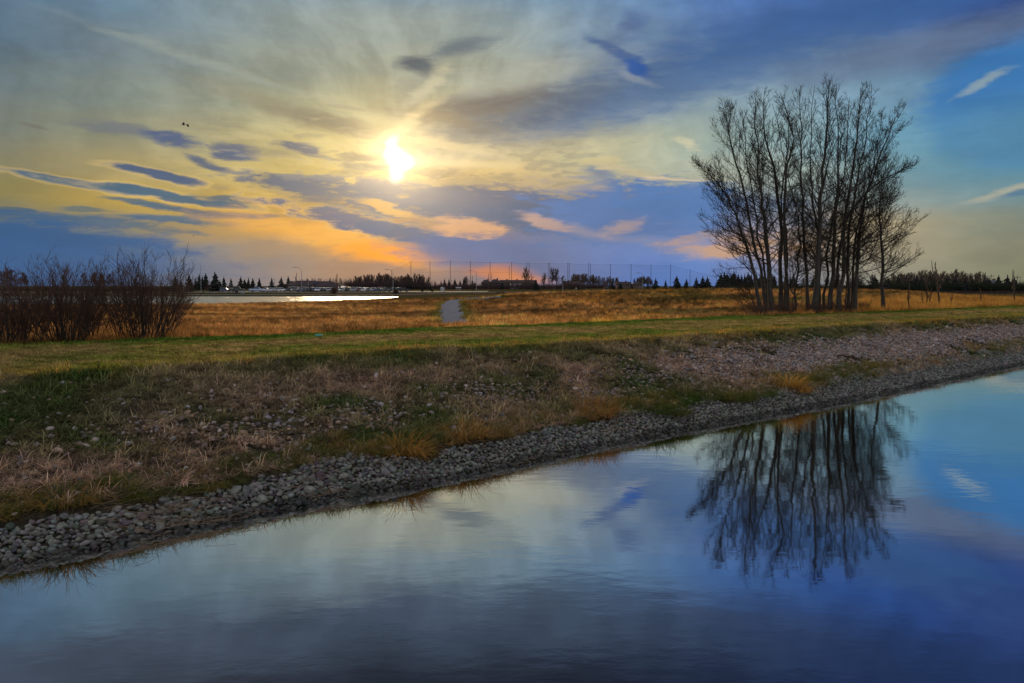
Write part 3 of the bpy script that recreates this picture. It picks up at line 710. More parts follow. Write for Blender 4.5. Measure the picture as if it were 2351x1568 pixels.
link('stones', stone_mesh('near_stones', near_, I2), M['stone_attr'], bank, kind='stuff')
link('stones', stone_mesh('far_stones', farr, I1), M['stone_attr'], bank, kind='stuff')
protos = []
for sh in stone_shapes(I2[0], 12):
    me = npmesh('stone', sh, I2[1], True); me.materials.append(M['stone_obj']); protos.append(me)
for i in single:
    o = bpy.data.objects.new('stone', protos[rng.integers(12)]); COL.objects.link(o); o.parent = bank
    o.location = (SP[i, 0], SP[i, 1], SZ[i]); s = SS[i]; o.scale = (s, s, s); o.rotation_euler = (rng.normal(0, .3), rng.normal(0, .3), rng.uniform(0, 6.28)); o.color = (*SC[i], 1)

# ------------------------------------------------------------------ grass
def blades(n, rad, l0, l1, w, lean, droop, seed, flat=0., centre=False):
    r = np.random.default_rng(seed); a = r.uniform(0, 2*np.pi, n); rr = rad*np.sqrt(r.random(n))
    root = np.stack([np.cos(a)*rr, np.sin(a)*rr, np.full(n, -.02)], -1)
    th = a + r.normal(0, .5, n) if centre else r.uniform(0, 2*np.pi, n)
    L = r.uniform(l0, l1, n); ln = np.clip(np.abs(r.normal(lean, .3, n)), 0, 1.45); dirh = np.stack([np.cos(th), np.sin(th), 0*th], -1)
    side = np.stack([-np.sin(th), np.cos(th), 0*th], -1); V = []; K = 4
    ang = ln.copy(); p = root.copy(); pts = [p.copy()]
    for k in range(K):
        p = p + (L/K)[:, None]*(np.sin(ang)[:, None]*dirh + np.cos(ang)[:, None]*np.array((0, 0, 1.))); p[:, 2] = np.maximum(p[:, 2], .005 + .02*r.random(n)); pts.append(p.copy()); ang = ang + droop*(.5 + r.random(n))
    wd = w*r.uniform(.6, 1.3, n); prof_ = [1, .9, .7, .45, .08]
    tw = r.uniform(-1., 1., n)
    sv = side*np.cos(tw)[:, None] + dirh*np.sin(tw)[:, None]
    for k in range(K+1):
        V.append(pts[k] - sv*(wd*prof_[k]/2)[:, None]); V.append(pts[k] + sv*(wd*prof_[k]/2)[:, None])
    V = np.stack(V, 1); f = np.array([(2*k, 2*k+1, 2*k+3, 2*k+2) for k in range(K)]); Fq = (f[None] + (np.arange(n)*2*(K+1))[:, None, None]).reshape(-1, 4)
    me = npmesh('grass_blades', V.reshape(-1, 3), Fq, False); at = me.color_attributes.new('blade', 'FLOAT_COLOR', 'POINT')
    g = r.uniform(.4, 1.0, n)**1.3*2.0; c = np.stack([g*r.uniform(.9, 1.12, n), g, g*r.uniform(.8, 1.2, n), np.ones(n)], -1); at.data.foreach_set('color', np.repeat(c, 2*(K+1), 0).astype(np.float32).ravel())
    return me
def proto_obj(name, me):
    me.materials.append(M['grass']); return bpy.data.objects.new(name, me)
PR = dict(mown=[proto_obj('mown_patch', blades(70, .17, .03, .09, .011, .6, .25, s)) for s in (1, 2, 21)],
          dry=[proto_obj('dry_patch', blades(46, .10, .12, .36, .015, .95, .30, s)) for s in (3, 4, 5)],
          field=[proto_obj('field_patch', blades(60, .22, .16, .46, .020, .5, .25, s)) for s in (6, 7, 8)],
          tuft=[proto_obj('tuft', blades(130, .14, .32, .70, .011, .85, .40, s, centre=True)) for s in (9, 10, 11)],
          tall=[proto_obj('tall_patch', blades(80, .45, .45, .85, .012, .25, .12, s)) for s in (12, 13)])
def scatter(name, P, Z, scl, colr, protos_, label=None, seed=0, parent=None):
    n = len(P); me = bpy.data.meshes.new(name); me.vertices.add(n); me.vertices.foreach_set('co', np.stack([P[:, 0], P[:, 1], Z], -1).astype(np.float32).ravel())
    r = np.random.default_rng(seed)
    a = me.attributes.new('rot', 'FLOAT_VECTOR', 'POINT'); a.data.foreach_set('vector', np.stack([r.normal(0, .08, n), r.normal(0, .08, n), r.uniform(0, 6.28, n)], -1).astype(np.float32).ravel())
    a = me.attributes.new('scl', 'FLOAT', 'POINT'); a.data.foreach_set('value', scl.astype(np.float32))
    a = me.attributes.new('pick', 'INT', 'POINT'); a.data.foreach_set('value', r.integers(0, len(protos_), n).astype(np.int32))
    a = me.color_attributes.new('col', 'FLOAT_COLOR', 'POINT'); a.data.foreach_set('color', np.concatenate([np.clip(colr, .003, .8), np.ones((n, 1))], 1).astype(np.float32).ravel())
    o = link(name, me, None, parent, kind='stuff')
    if label and parent is None: o['label'] = label; o['category'] = 'grass'
    ng = bpy.data.node_groups.new(name, 'GeometryNodeTree'); ng.interface.new_socket('Geometry', in_out='INPUT', socket_type='NodeSocketGeometry'); ng.interface.new_socket('Geometry', in_out='OUTPUT', socket_type='NodeSocketGeometry')
    nd = ng.nodes; gi = nd.new('NodeGroupInput'); go = nd.new('NodeGroupOutput'); ip = nd.new('GeometryNodeInstanceOnPoints'); gj = nd.new('GeometryNodeGeometryToInstance')
    for p in protos_[::-1]:
        oi = nd.new('GeometryNodeObjectInfo'); oi.inputs['Object'].default_value = p; oi.inputs['As Instance'].default_value = False; g2i = nd.new('GeometryNodeGeometryToInstance'); ng.links.new(oi.outputs['Geometry'], g2i.inputs[0])
        if p is protos_[-1]: jn = nd.new('GeometryNodeJoinGeometry')
        ng.links.new(g2i.outputs[0], jn.inputs[0])
    def na_(nm, ty):
        q = nd.new('GeometryNodeInputNamedAttribute'); q.data_type = ty; q.inputs[0].default_value = nm; return [s for s in q.outputs if s.enabled][0]
    ng.links.new(gi.outputs[0], ip.inputs['Points']); ng.links.new(jn.outputs[0], ip.inputs['Instance']); ip.inputs['Pick Instance'].default_value = True
    ng.links.new(na_('pick', 'INT'), ip.inputs['Instance Index']); ng.links.new(na_('scl', 'FLOAT'), ip.inputs['Scale'])
    er = nd.new('FunctionNodeEulerToRotation'); ng.links.new(na_('rot', 'FLOAT_VECTOR'), er.inputs[0]); ng.links.new(er.outputs[0], ip.inputs['Rotation'])
    nd.remove(gj); ng.links.new(ip.outputs[0], go.inputs[0])
    md = o.modifiers.new('scatter', 'NODES'); md.node_group = ng; return o
def palette(n, pal, wts, jit=.18):
    pal = np.array(pal); i = rng.choice(len(pal), n, p=np.array(wts)/sum(wts)); return pal[i]*rng.uniform(1-jit, 1+jit, (n, 1))
def lerp_pal(f, pal):
    pal = np.array(pal); k = np.linspace(0, 1, len(pal)); return np.stack([np.interp(f, k, pal[:, c]) for c in range(3)], -1)
# mown trail
S, T, P = field_pts(-14, 95, 4, 22, .20)
s, q, q0, q1, q2 = bands(P[:, 0], P[:, 1]); d_ = np.hypot(P[:, 0], P[:, 1])
k = inview(P) & (q > q1-.15) & (q < q2+.1) & (rng.random(len(P)) < np.clip(40/d_, .3, 1)); P = P[k]; q = q[k]; q1 = q1[k]; q2 = q2[k]; n = len(P)
fx = (q-q1)/(q2-q1); f = fbm(P[:, 0]*.35, P[:, 1]*.8, 21)*.6 + fbm(P[:, 0]*1.6, P[:, 1]*1.6, 22)*.4
edge_g = np.exp(-((fx-.97)/.08)**2)*.9; mid_b = np.exp(-((fx-.55)/.22)**2)
cc = lerp_pal(np.clip(f*2.2-.6 + mid_b*.42 - edge_g*.6, 0, 1), [(.07,.14,.02), (.13,.165,.03), (.21,.185,.05), (.28,.20,.08)])
cc = cc + np.exp(-(fx/.10)**2)[:, None]*np.array((.10,.06,.0))
scatter('mown_grass', P, Hs(P[:, 0], P[:, 1]), rng.uniform(.7, 1.5, n)*(1+.7*edge_g), cc*1.25*rng.uniform(.45, 1.55, (n, 1)), PR['mown'], 'short mown green grass growing along the top of the bank', 1)
# lip of the bank: straw and olive tussocks
S, T, P = field_pts(-14, 95, 3, 14, .23)
s, q, q0, q1, q2 = bands(P[:, 0], P[:, 1]); k = inview(P) & (np.abs(q-q1-.15) < .95*rng.random(len(P))+.2); P = P[k]; n = len(P)
f = fbm(P[:, 0]*.35, P[:, 1]*.35, 55)
cc = lerp_pal(np.clip(f*1.9-.4, 0, 1), [(.14,.17,.025), (.27,.23,.045), (.42,.25,.06), (.55,.30,.08)])*rng.uniform(.7, 1.25, (n, 1))
scatter('bank_edge_grass', P, Hs(P[:, 0], P[:, 1]), rng.uniform(.5, 1.0, n)*(.6+.9*fbm(P[:, 0]*.8, P[:, 1]*.8, 56)), cc, PR['dry'], 'straw and olive grass fringe hanging over the upper lip of the bank', 2)
# matted grass of the slope
S, T, P = field_pts(-13, 72, .9, 10, .118)
s, q, q0, q1, q2 = bands(P[:, 0], P[:, 1]); fr_ = (q-q0)/np.maximum(q1-q0, 2); d_ = np.hypot(P[:, 0], P[:, 1])
f = fbm(P[:, 0]*.5, P[:, 1]*.5, 61); g = fbm(s*.22, q*.35, 62)
stony = np.maximum(sstep(s, 9, 16)*np.exp(-((fr_-.48)/.24)**4), .7*np.exp(-((fr_-.40)/.15)**2)*sstep(fbm(s*.35, (q-q0)*.5, 41), .42, .62))
k = inview(P) & (fr_ > .13) & (fr_ < 1.0) & (rng.random(len(P)) < (1-np.where(s > 9, .94, .74)*stony)*(.42+.75*g)*np.clip(30/d_, .4, 1)); P = P[k]; n = len(P); f = f[k]; fr_ = fr_[k]; s = s[k]; g = g[k]
cc = lerp_pal(np.clip(f*2.1-.38, 0, 1), [(.035,.06,.018), (.085,.09,.035), (.18,.135,.08), (.25,.175,.125)])
upg = sstep(fr_, .6, .95)[:, None]*.6; cc = cc*(1-upg) + upg*lerp_pal(np.clip(f*1.6-.3, 0, 1), [(.035,.055,.015), (.08,.09,.03), (.16,.13,.06)])
gr = (np.exp(-((s+9)/5.5)**2)*np.exp(-((fr_-.66)/.22)**2))[:, None]; gr = gr*.75; cc = cc*(1-gr) + gr*np.array((.022,.05,.012))
cc = cc*(rng.uniform(.25, 1.0, (n, 1))**1.2*2.9)
scatter('slope_grass', P, Hs(P[:, 0], P[:, 1]), rng.uniform(.45, 1.15, n), cc, PR['dry'], 'matted dry and green grass over the stony slope', 3)
# tussocks along the top of the shore stones
S, T, P = field_pts(-13, 62, .7, 2.6, .20)
ln = 1.45 + (fbm(S*.6, S*0, 31)-.5)*.9 + .25*sstep(S, 6, 14); gapm = sstep(fbm(S*.35, S*0+9, 71), .38, .55); gapm = np.where(S < 9, np.maximum(gapm, .75), gapm*.75)
k = inview(P) & (np.abs(T-ln) < .42) & (rng.random(len(P)) < .8*gapm); P = P[k]; S = S[k]; n = len(P)
f = fbm(S*.5, S*0+2, 77)*.6 + .4*rng.random(n)
cc = lerp_pal(np.clip(f*1.8-.4, 0, 1), [(.05,.09,.015), (.10,.11,.025), (.21,.15,.05), (.36,.2,.065)])
scatter('shore_tussocks', P, Hs(P[:, 0], P[:, 1]), rng.uniform(.32, .78, n), cc*1.35, PR['tuft'], 'line of green and straw tussocks above the shore stones', 4)
# dry field
Y = np.arange(24, 175, .5); XX = []; YY = []
yy = 24.
while yy < 176:
    sp_ = .30 + yy*.0036; w = yy*.70; xx = np.arange(-w, w, sp_); XX.append(xx + rng.uniform(-.5, .5, len(xx))*sp_); YY.append(yy + rng.uniform(-.5, .5, len(xx))*sp_); yy += sp_*(1+yy*.006)
P = np.stack([np.concatenate(XX), np.concatenate(YY)], -1)
s, q, q0, q1, q2 = bands(P[:, 0], P[:, 1]); pathd = np.minimum(sdpoly(P[:, 0], P[:, 1], PATH), sdpoly(P[:, 0], P[:, 1], PATH2))
k = (q > q2+.05) & inview(P) & (sdpoly(P[:, 0], P[:, 1], POND) > .5) & (pathd > rng.uniform(-.45, .25, len(P))); P = P[k]; q = q[k]; q2 = q2[k]; s = s[k]; pathd = pathd[k]; n = len(P)
f = fbm(P[:, 0]*.11, P[:, 1]*.2, 81)*.65 + fbm(P[:, 0]*.7, P[:, 1]*.9, 82)*.35; az = np.arctan2(P[:, 0], P[:, 1])
cc = lerp_pal(np.clip(f*3.2-1.1, 0, 1), [(.15,.085,.035), (.30,.16,.055), (.47,.23,.07), (.62,.30,.09)])
ol = (sstep(az, .05, .25)*sstep(fbm(P[:, 0]*.06, P[:, 1]*.1, 83), .35, .6)*sstep(q-q2, 6, 20))[:, None]; cc = cc*(1-ol) + ol*np.array((.15,.12,.04))
pg = .6*np.exp(-(np.maximum(pathd, 0)/.9)**2)[:, None]; cc = cc*(1-pg) + pg*np.array((.10,.15,.03))
gs = (sstep(az, .40, .46)*np.exp(-((q-q2-5)/5.5)**2))[:, None]; cc = cc*(1-gs) + gs*np.array((.55,.29,.06))
og = (sstep(fbm(P[:, 0]*.25, P[:, 1]*.35, 85), .62, .72)*sstep(az, .02, .1)*(1-sstep(az, .25, .3)))[:, None]; cc = cc*(1-og) + og*np.array((.55,.28,.05))
pt = sstep(fbm(P[:, 0]*.18, P[:, 1]*.14, 91), .42, .60)[:, None]; cc = cc*(.62+.5*pt)*rng.uniform(.35, 1.65, (n, 1))*1.25
scatter('field_grass', P, Hs(P[:, 0], P[:, 1]), rng.uniform(.7, 1.25, n)*(1+np.clip(P[:, 1]-60, 0, 200)*.004), cc, PR['field'], 'dry orange and tan meadow grass filling the field', 5)
k = (sstep(az, .40, .45) > .3) & (q-q2 < 12) & (rng.random(n) < .55); Pk = P[k]
scatter('golden_reeds', Pk, Hs(Pk[:, 0], Pk[:, 1]), rng.uniform(.6, 1.0, len(Pk)), palette(len(Pk), [(.55,.30,.07), (.48,.25,.06), (.40,.2,.06)], (3, 3, 1)), PR['tall'], 'tall golden reed grass beside the trail at the right', 6)

# prominent single tufts
def single_tuft(px, py, L, cl, label, seed, n=260, drp=.34, rad=.14, stones_=None):
    x, y, z = ground(px, py); t = thing('grass_tuft', label, 'grass tuft', (x, y, z-.02), group='single grass tufts on the stony slope')
    me = blades(n, rad*1.5, L*.35, L, .011, .75, drp*1.1, seed, centre=True); link('leaves', me, blademat('tuft_'+str(seed), tuple(v*.82 for v in cl)), t)
    me2 = blades(int(n*.35), rad*1.2, L*.3, L*.6, .010, .8, .3, seed+50, centre=True); link('green_shoots', me2, blademat('shoot_'+str(seed), (.08,.12,.025)), t)
single_tuft(1808, 885, 1.05, (.62,.34,.08), 'large golden tuft of long drooping grass among the shore stones', 21, 620, .38, .28)
single_tuft(1838, 898, .80, (.58,.31,.08), 'smaller golden tuft drooping over the stones right under the large golden one', 22, 360, .4, .2)
single_tuft(1878, 882, .42, (.45,.22,.08), 'small rusty tuft just right of the large golden tuft', 23, 160)
single_tuft(1992, 862, .62, (.22,.18,.05), 'olive tuft with a straw top, right of the golden tuft on grey stones', 24, 300)
single_tuft(2140, 833, .60, (.33,.2,.07), 'straw tuft at the left end of the green fringe near the right edge', 25, 260)
single_tuft(1510, 945, .72, (.10,.14,.03), 'dense green tuft between pale stones left of the wide green patch', 26, 420, .3, .3)
single_tuft(1548, 950, .66, (.15,.15,.04), 'olive tuft leaning right beside the dense green tuft', 27, 300, .32, .26)
single_tuft(1690, 915, .80, (.13,.14,.035), 'wide olive green tuft left of the large golden tuft', 28, 480, .3, .4)
single_tuft(1745, 905, .70, (.10,.15,.03), 'green tuft wedged between the wide olive tuft and the golden tuft', 29, 400, .3, .35)
single_tuft(1375, 945, .82, (.45,.23,.07), 'rust brown tuft bending right beside the pale stone gully', 30, 380, .34, .3)
single_tuft(1330, 925, .70, (.40,.22,.08), 'tan tuft uphill and left of the rust brown one', 31, 300, .34, .35)
single_tuft(1070, 1000, .85, (.45,.23,.06), 'orange brown tuft combed over to the right above mid shore', 32, 320, .38, .25)
single_tuft(930, 1035, .90, (.44,.22,.06), 'orange brown tuft lying flat where the shore stones widen', 33, 340, .4, .28)
single_tuft(150, 1150, .80, (.28,.17,.05), 'brown tuft hanging over shore stones near the left edge', 34, 320, .38, .3)
single_tuft(565, 835, .45, (.50,.26,.07), 'bright straw tuft on the bank lip left of middle', 35, 220)
single_tuft(1395, 712, .9, (.75,.36,.06), 'glowing orange tuft out in the dry field', 36, 260)

# dry stalks lying across the shore stones
st_l = []
for (px, py, n_) in ((430,1190,60),(1400,985,40),(700,1130,30),(1150,1060,20),(330,1215,50)):
    cxx, cyy, czz = ground(px, py)
    for i in range(n_):
        a = TH + rng.normal(0, .5); L = rng.uniform(.2, .6); x = cxx + rng.normal(0, .55)*E1[0]; y = cyy + rng.normal(0, .55)*E1[1] + rng.normal(0, .12); P0 = np.array((x, y)); P1 = P0 + L*np.array((math.cos(a), math.sin(a)))
        z0 = max(H1(*P0), 0)+.11; z1 = max(H1(*P1), 0)+.11; st_l.append((np.array([(P0[0],P0[1],z0), ((P0[0]+P1[0])/2, (P0[1]+P1[1])/2, (z0+z1)/2+rng.uniform(0,.04)), (P1[0],P1[1],z1)]), [.004,.003,.002], 3))
o = link('dry_stalks', tubes('dry_stalks', st_l), simple('straw', (.24,.16,.10), .9, .3, 8.), kind='stuff'); o['label'] = 'pinkish dry stalks lying in drifts on the shore stones'; o['category'] = 'dry stalks'

# ------------------------------------------------------------------ bare trees
def unit(v): return v/(np.linalg.norm(v)+1e-9)
def limb(r, p, d, L, r0, r1, nseg, up, wob):
    pts = [np.array(p, float)]; dd = unit(np.array(d, float))
    for i in range(nseg):
        dd = unit(dd + np.array((0, 0, up)) + r.normal(0, wob, 3)); pts.append(pts[-1] + dd*L/nseg)
    return np.array(pts), np.linspace(r0, r1, nseg+1)
def along(pts, t):
    k = t*(len(pts)-1); i = min(int(k), len(pts)-2); f = k-i; return pts[i]*(1-f)+pts[i+1]*f, unit(pts[i+1]-pts[i])
def sidedir(r, d, ang, az=None, bias=None):
    u = unit(np.cross(d, (0,0,1.)) if abs(d[2]) < .95 else np.cross(d, (1.,0,0))); w = np.cross(d, u); a = r.uniform(0, 2*math.pi) if az is None else az
    v = math.cos(a)*u + math.sin(a)*w
    if bias is not None: v = unit(v + bias)
    return unit(d*math.cos(ang) + v*math.sin(ang))
def poplar(seed, stem, r0, start=.2, nb=26, reach=3.4, dens=1.0, bias=None):
    """stem: world polyline from root to tip. Returns trunk and crown line lists, relative to the root."""
    r = np.random.default_rng(seed); stem = np.array(stem, float)
    tt = np.linspace(0, 1, 15); k = np.linspace(0, 1, len(stem)); sm = np.stack([np.interp(tt, k, stem[:, c]) for c in range(3)], -1)
    for _ in range(2): sm[1:-1] = (sm[:-2]+2*sm[1:-1]+sm[2:])/4
    sm[1:-1] += r.normal(0, .06, sm[1:-1].shape)*np.array((1,1,.3)); L0 = np.linalg.norm(np.diff(sm, axis=0), axis=1).sum()
    rad_ = r0*(1-tt)**1.05 + .014; rad_[0] *= 1.35; rad_[1] *= 1.08
    trunk = [(sm, rad_, 8)]; crown = []
    nb = int(nb*1.9); start *= .65; reach *= 1.1 if bias is None else 1.2
    for b in range(nb):
        t = start + (.97-start)*((b+r.random()*.8)/nb)**1.12; p, d = along(sm, t)
        rb = max(.012, (r0*(1-t)**.85)*r.uniform(.2, .42)); Lb = reach*1.15*(1-t)**.72*r.uniform(.5, 1.2) + .45
        ang = R(r.uniform(42, 74) if t < .5 else r.uniform(26, 52)); dd = sidedir(r, d, ang, bias=bias)
        if t < .4: dd = unit(dd*np.array((1,1,.55)))
        bp, br = limb(r, p, dd, Lb, rb, .008, 7, .075 if t < .5 else .13, .09); (trunk if rb > .045 else crown).append((bp, br, 5 if rb > .03 else 4))
        n2 = int((1.5+Lb*3.8)*dens)
        for c in range(n2):
            t2 = r.uniform(.18, .98); p2, d2 = along(bp, t2); L2 = (Lb*.36)*(1-t2)**.5*r.uniform(.4, 1.2)+.2
            b2, r2 = limb(r, p2, sidedir(r, d2, R(r.uniform(28, 58))), L2, max(.0095, rb*.4*(1-t2)), .0068, 4, .12, .12); crown.append((b2, r2, 3))
            for e in range(int((1+L2*4.0)*dens)):
                t3 = r.uniform(.1, .97); p3, d3 = along(b2, t3); L3 = r.uniform(.10, .34)
                b3, r3 = limb(r, p3, sidedir(r, d3, R(r.uniform(30, 60))), L3, .0070, .0058, 2, .25, .12); crown.append((b3, r3, 3))
    return trunk, crown
def cropw(cx_, cy_, Y):
    """point of the tree close-up (its pixels) at forward distance Y"""
    px = (2600 + cx_/1.4936)/1.71333; py = (250 + cy_/1.4936)/1.71333; d = ray(px, py); k = Y/d[1]; return np.array((d[0]*k, Y, CAMZ + d[2]*k))
def tree(stem_px, Y, r0, label, seed, start=.18, nb=26, reach=3.4, dens=1.5, bias=None, grp='bare poplars of the clump on the bank'):
    dys = np.linspace(0, 1, len(stem_px)); r = np.random.default_rng(seed+500); off = r.normal(0, 1.6)
    st_ = [cropw(a, b, Y + off*dys[i]**1.5) for i, (a, b) in enumerate(stem_px)]
    for p_ in st_[1:]: p_[2] = 1.8 + (p_[2]-1.8)*.965
    b0 = st_[0].copy(); b0[2] = H1(b0[0], b0[1]) - .05; st_[0] = b0
    tr, cr_ = poplar(seed, np.array(st_) - b0, r0*.58 + .012, start, nb, reach, dens, bias)
    t = thing('bare_poplar', label, 'tree', tuple(b0), group=grp)
    link('trunk', tubes('trunk', tr), M['bark'], t); link('crown', tubes('crown', cr_), M['twig'], t)
LB = np.array((-1.0, -.1, .1)); RB = np.array((1.0, -.1, .1)); UB = np.array((0, 0, .5))
TREES = [
 ([(600,1475),(525,1130),(460,930),(408,780),(330,665),(205,545)], 54.5, .17, 'leftmost bare poplar of the clump, slender stem bowing out low to the left', .22, 26, 3.3, LB),
 ([(622,1472),(560,1080),(490,720),(430,520),(380,330),(425,205)], 56, .15, 'slim bare poplar leaning left, second stem from the left of the clump', .25, 26, 3.2, LB*.6),
 ([(655,1478),(618,950),(590,780),(562,500),(552,118)], 55, .26, 'thick pale-barked poplar near the left side of the clump', .2, 30, 3.2, LB*.5),
 ([(702,1475),(712,900),(662,560),(600,380),(610,108)], 57, .22, 'bare poplar whose stem kinks left above mid height, right of the thick pale one', .22, 28, 2.8, None),
 ([(745,1475),(718,850),(738,560),(790,380),(700,120)], 56, .17, 'bare poplar with a narrow wavy top in the left half of the clump', .25, 26, 2.6, None),
 ([(788,1470),(800,1230),(822,1000),(745,640),(655,190)], 59, .12, 'thin poplar at the back, crossing behind the left stems', .2, 22, 2.6, None),
 ([(862,1470),(845,1000),(825,700),(822,380),(812,100)], 57, .16, 'straight slim poplar just left of the tallest black stem', .22, 26, 2.6, None),
 ([(897,1472),(932,900),(950,600),(980,300),(992,42)], 55, .29, 'tallest poplar of the clump with a heavy near-black stem', .18, 34, 3.0, UB),
 ([(928,1472),(942,1100),(900,850),(868,600),(905,78)], 58, .16, 'bare poplar that bends left behind the tallest black stem', .2, 26, 2.6, None),
 ([(990,1470),(1012,1050),(1036,700),(1040,480),(1035,75)], 56.5, .24, 'dark upright poplar just right of the tallest black stem', .2, 30, 2.8, None),
 ([(1042,1472),(1078,1050),(1108,700),(1160,350),(1175,88)], 56, .24, 'dark poplar leaning gently right with a pointed high top', .2, 30, 3.0, RB*.3),
 ([(1096,1462),(1096,1000),(1140,700),(1200,450),(1240,70)], 58, .16, 'slim poplar between the two right-leaning stems', .2, 26, 2.8, RB*.4),
 ([(1140,1458),(1160,1050),(1200,750),(1320,430),(1410,188)], 57, .21, 'poplar leaning hard right, its tip the outer right spire of the clump', .2, 28, 3.2, RB*.6),
 ([(1035,1470),(1040,1080),(1090,860),(1230,700),(1370,620),(1470,560)], 58, .17, 'poplar whose dark limb sweeps far out to the right at mid height', .3, 28, 3.0, RB*.4),
 ([(1306,1460),(1298,1050),(1284,850),(1300,615)], 60.5, .20, 'lone thinner poplar standing apart to the right of the clump', .2, 36, 3.1, RB*.15),
 ([(640,1474),(600,1150),(545,800),(500,520),(480,235)], 59, .12, 'thin poplar behind, its tip between the two leftmost tall crowns', .25, 24, 2.8, LB*.3),
 ([(722,1472),(740,1100),(700,760),(742,480),(762,185)], 58, .12, 'thin poplar at the back in the middle of the left half of the clump', .25, 24, 2.6, None),
 ([(955,1472),(975,1050),(1060,700),(1100,420),(1110,150)], 59, .13, 'thin poplar at the back, rising right behind the tallest black stem', .25, 24, 2.8, None),
 ([(1120,1460),(1140,1000),(1210,700),(1270,480),(1300,240)], 59, .12, 'thin poplar at the back below the outer right spire', .25, 24, 3.0, RB*.4),
 ([(570,1470),(540,1370),(480,1290),(330,1240)], 55.5, .05, 'low crooked sapling arching left at the foot of the clump', .1, 14, 1.4, LB),
 ([(775,1472),(770,1290),(800,1170),(860,1080)], 55, .06, 'short sapling among the trunks in the left half of the clump', .2, 16, 1.6, None),
 ([(1085,1465),(1090,1300),(1110,1150),(1100,950)], 59, .06, 'short sapling among the trunks at the right of the clump', .2, 16, 1.8, None)]
for i, (pts, Y, r0, lab, st0, nb, reach, bias) in enumerate(TREES):
    tree(pts, Y, r0, lab, 100+i*7, st0, nb, reach, 1.12, bias)

# willow shrubs at the left
def edge_pt(px, off):
    S = np.linspace(-30, 60, 1800); P = O0 + S[:, None]*E1 + (np.interp(S, FE[0], FE[1]) + off)[:, None]*N1
    i = np.argmin(np.abs(1175.5 + F*P[:, 0]/np.maximum(P[:, 1], 1) - px)); return P[i]
def shrub(px, py, rx, hgt, n, label, seed, mat, mat2, lean=0., name='willow_shrub', nb=9, nt=3, Yadd=0., splay=.55):
    x, y = edge_pt(px, .7 + Yadd); z = H1(x, y); r = np.random.default_rng(seed); A = []; B = []
    for i in range(n):
        a = r.uniform(0, 6.28); rr = rx*.38*math.sqrt(r.random()); p = np.array((math.cos(a)*rr, math.sin(a)*rr*.8, 0)); out = np.array((math.cos(a), math.sin(a)*.8, 0))
        L = hgt*r.uniform(.72, 1.12); d = unit(np.array((0, 0, 1.)) + out*splay*(rr/(rx*.38)+.15)*r.uniform(.5, 1.4) + np.array((lean, 0, 0)))
        sp_, sr = limb(r, p, d, L, r.uniform(.012, .024), .004, 7, .03, .07); A.append((sp_, sr, 4))
        for b in range(nb):
            t = r.uniform(.22, .97); q, dq = along(sp_, t); l2 = L*.34*(1-t*.6)*r.uniform(.5, 1.2)
            bp, br = limb(r, q, sidedir(r, dq, R(r.uniform(18, 42))), l2, .0075, .0035, 3, .06, .1); B.append((bp, br, 3))
            for e in range(nt):
                q2_, dq2 = along(bp, r.uniform(.2, .95)); tp, trd = limb(r, q2_, sidedir(r, dq2, R(r.uniform(20, 45))), r.uniform(.12, .4), .0045, .003, 2, .1, .1); B.append((tp, trd, 3))
    t = thing(name, label, 'shrub', (x, y, z-.04), group='bare shrubs by the trail at the left' if px < 600 else 'brushwood under the poplars')
    link('stems', tubes('stems', A), mat, t); link('twigs', tubes('twigs', B), mat2, t)
shrub(148, 786, 1.5, 2.75, 58, 'broad bare willow shrub, second from the left edge, with a spiky top', 301, M['barkdark'], M['willow'])
shrub(330, 780, 1.75, 2.95, 66, 'bare willow shrub at the right end of the row, splaying out to the right', 302, M['barkdark'], M['willow'], .05, splay=.5)
shrub(-6, 800, 1.3, 2.0, 40, 'low bare shrub cut by the left edge of the photo', 303, M['barkdark'], M['willow'])
shrub(62, 792, .9, 1.8, 24, 'short dark shrub filling the gap near the left edge', 304, M['barkdark'], M['willow'])
for j, (px, w_, h_, lab) in enumerate(((1735, 1.2, 1.1, 'low brushwood at the left foot of the poplar clump'), (1800, 1.3, .9, 'low brushwood among the poplar trunks, left of the tallest stem'), (1868, 1.3, 1.0, 'low brushwood among the poplar trunks, under the tallest stem'), (1925, 1.4, .9, 'low brushwood at the foot of the right-leaning poplars'), (1975, 1.0, .7, 'low brushwood between the clump and the lone poplar'))):
    shrub(px, 720, w_, h_, 30, lab, 360+j, M['willow'], M['willow'], 0., 'brushwood', 6, 3, .5, .9)
for j, (px, w_, h_, lab) in enumerate(((125, 1.5, 2.6, 'reddish round-topped bush behind the broad willow shrub'), (280, 1.1, 2.6, 'red-brown round-topped bush between the two tall willow shrubs'), (365, 1.2, 2.3, 'red-brown bush behind the rightmost willow shrub'), (205, .8, 2.0, 'brown bush showing low between the two spiky shrubs'), (20, 1.8, 2.3, 'dull red bush behind the shrub at the left edge'))):
    shrub(px, 782, w_, h_, 24, lab, 320+j, M['barkdark'], M['willowred'], 0., 'round_bush', 12, 5, 2.2, .42)

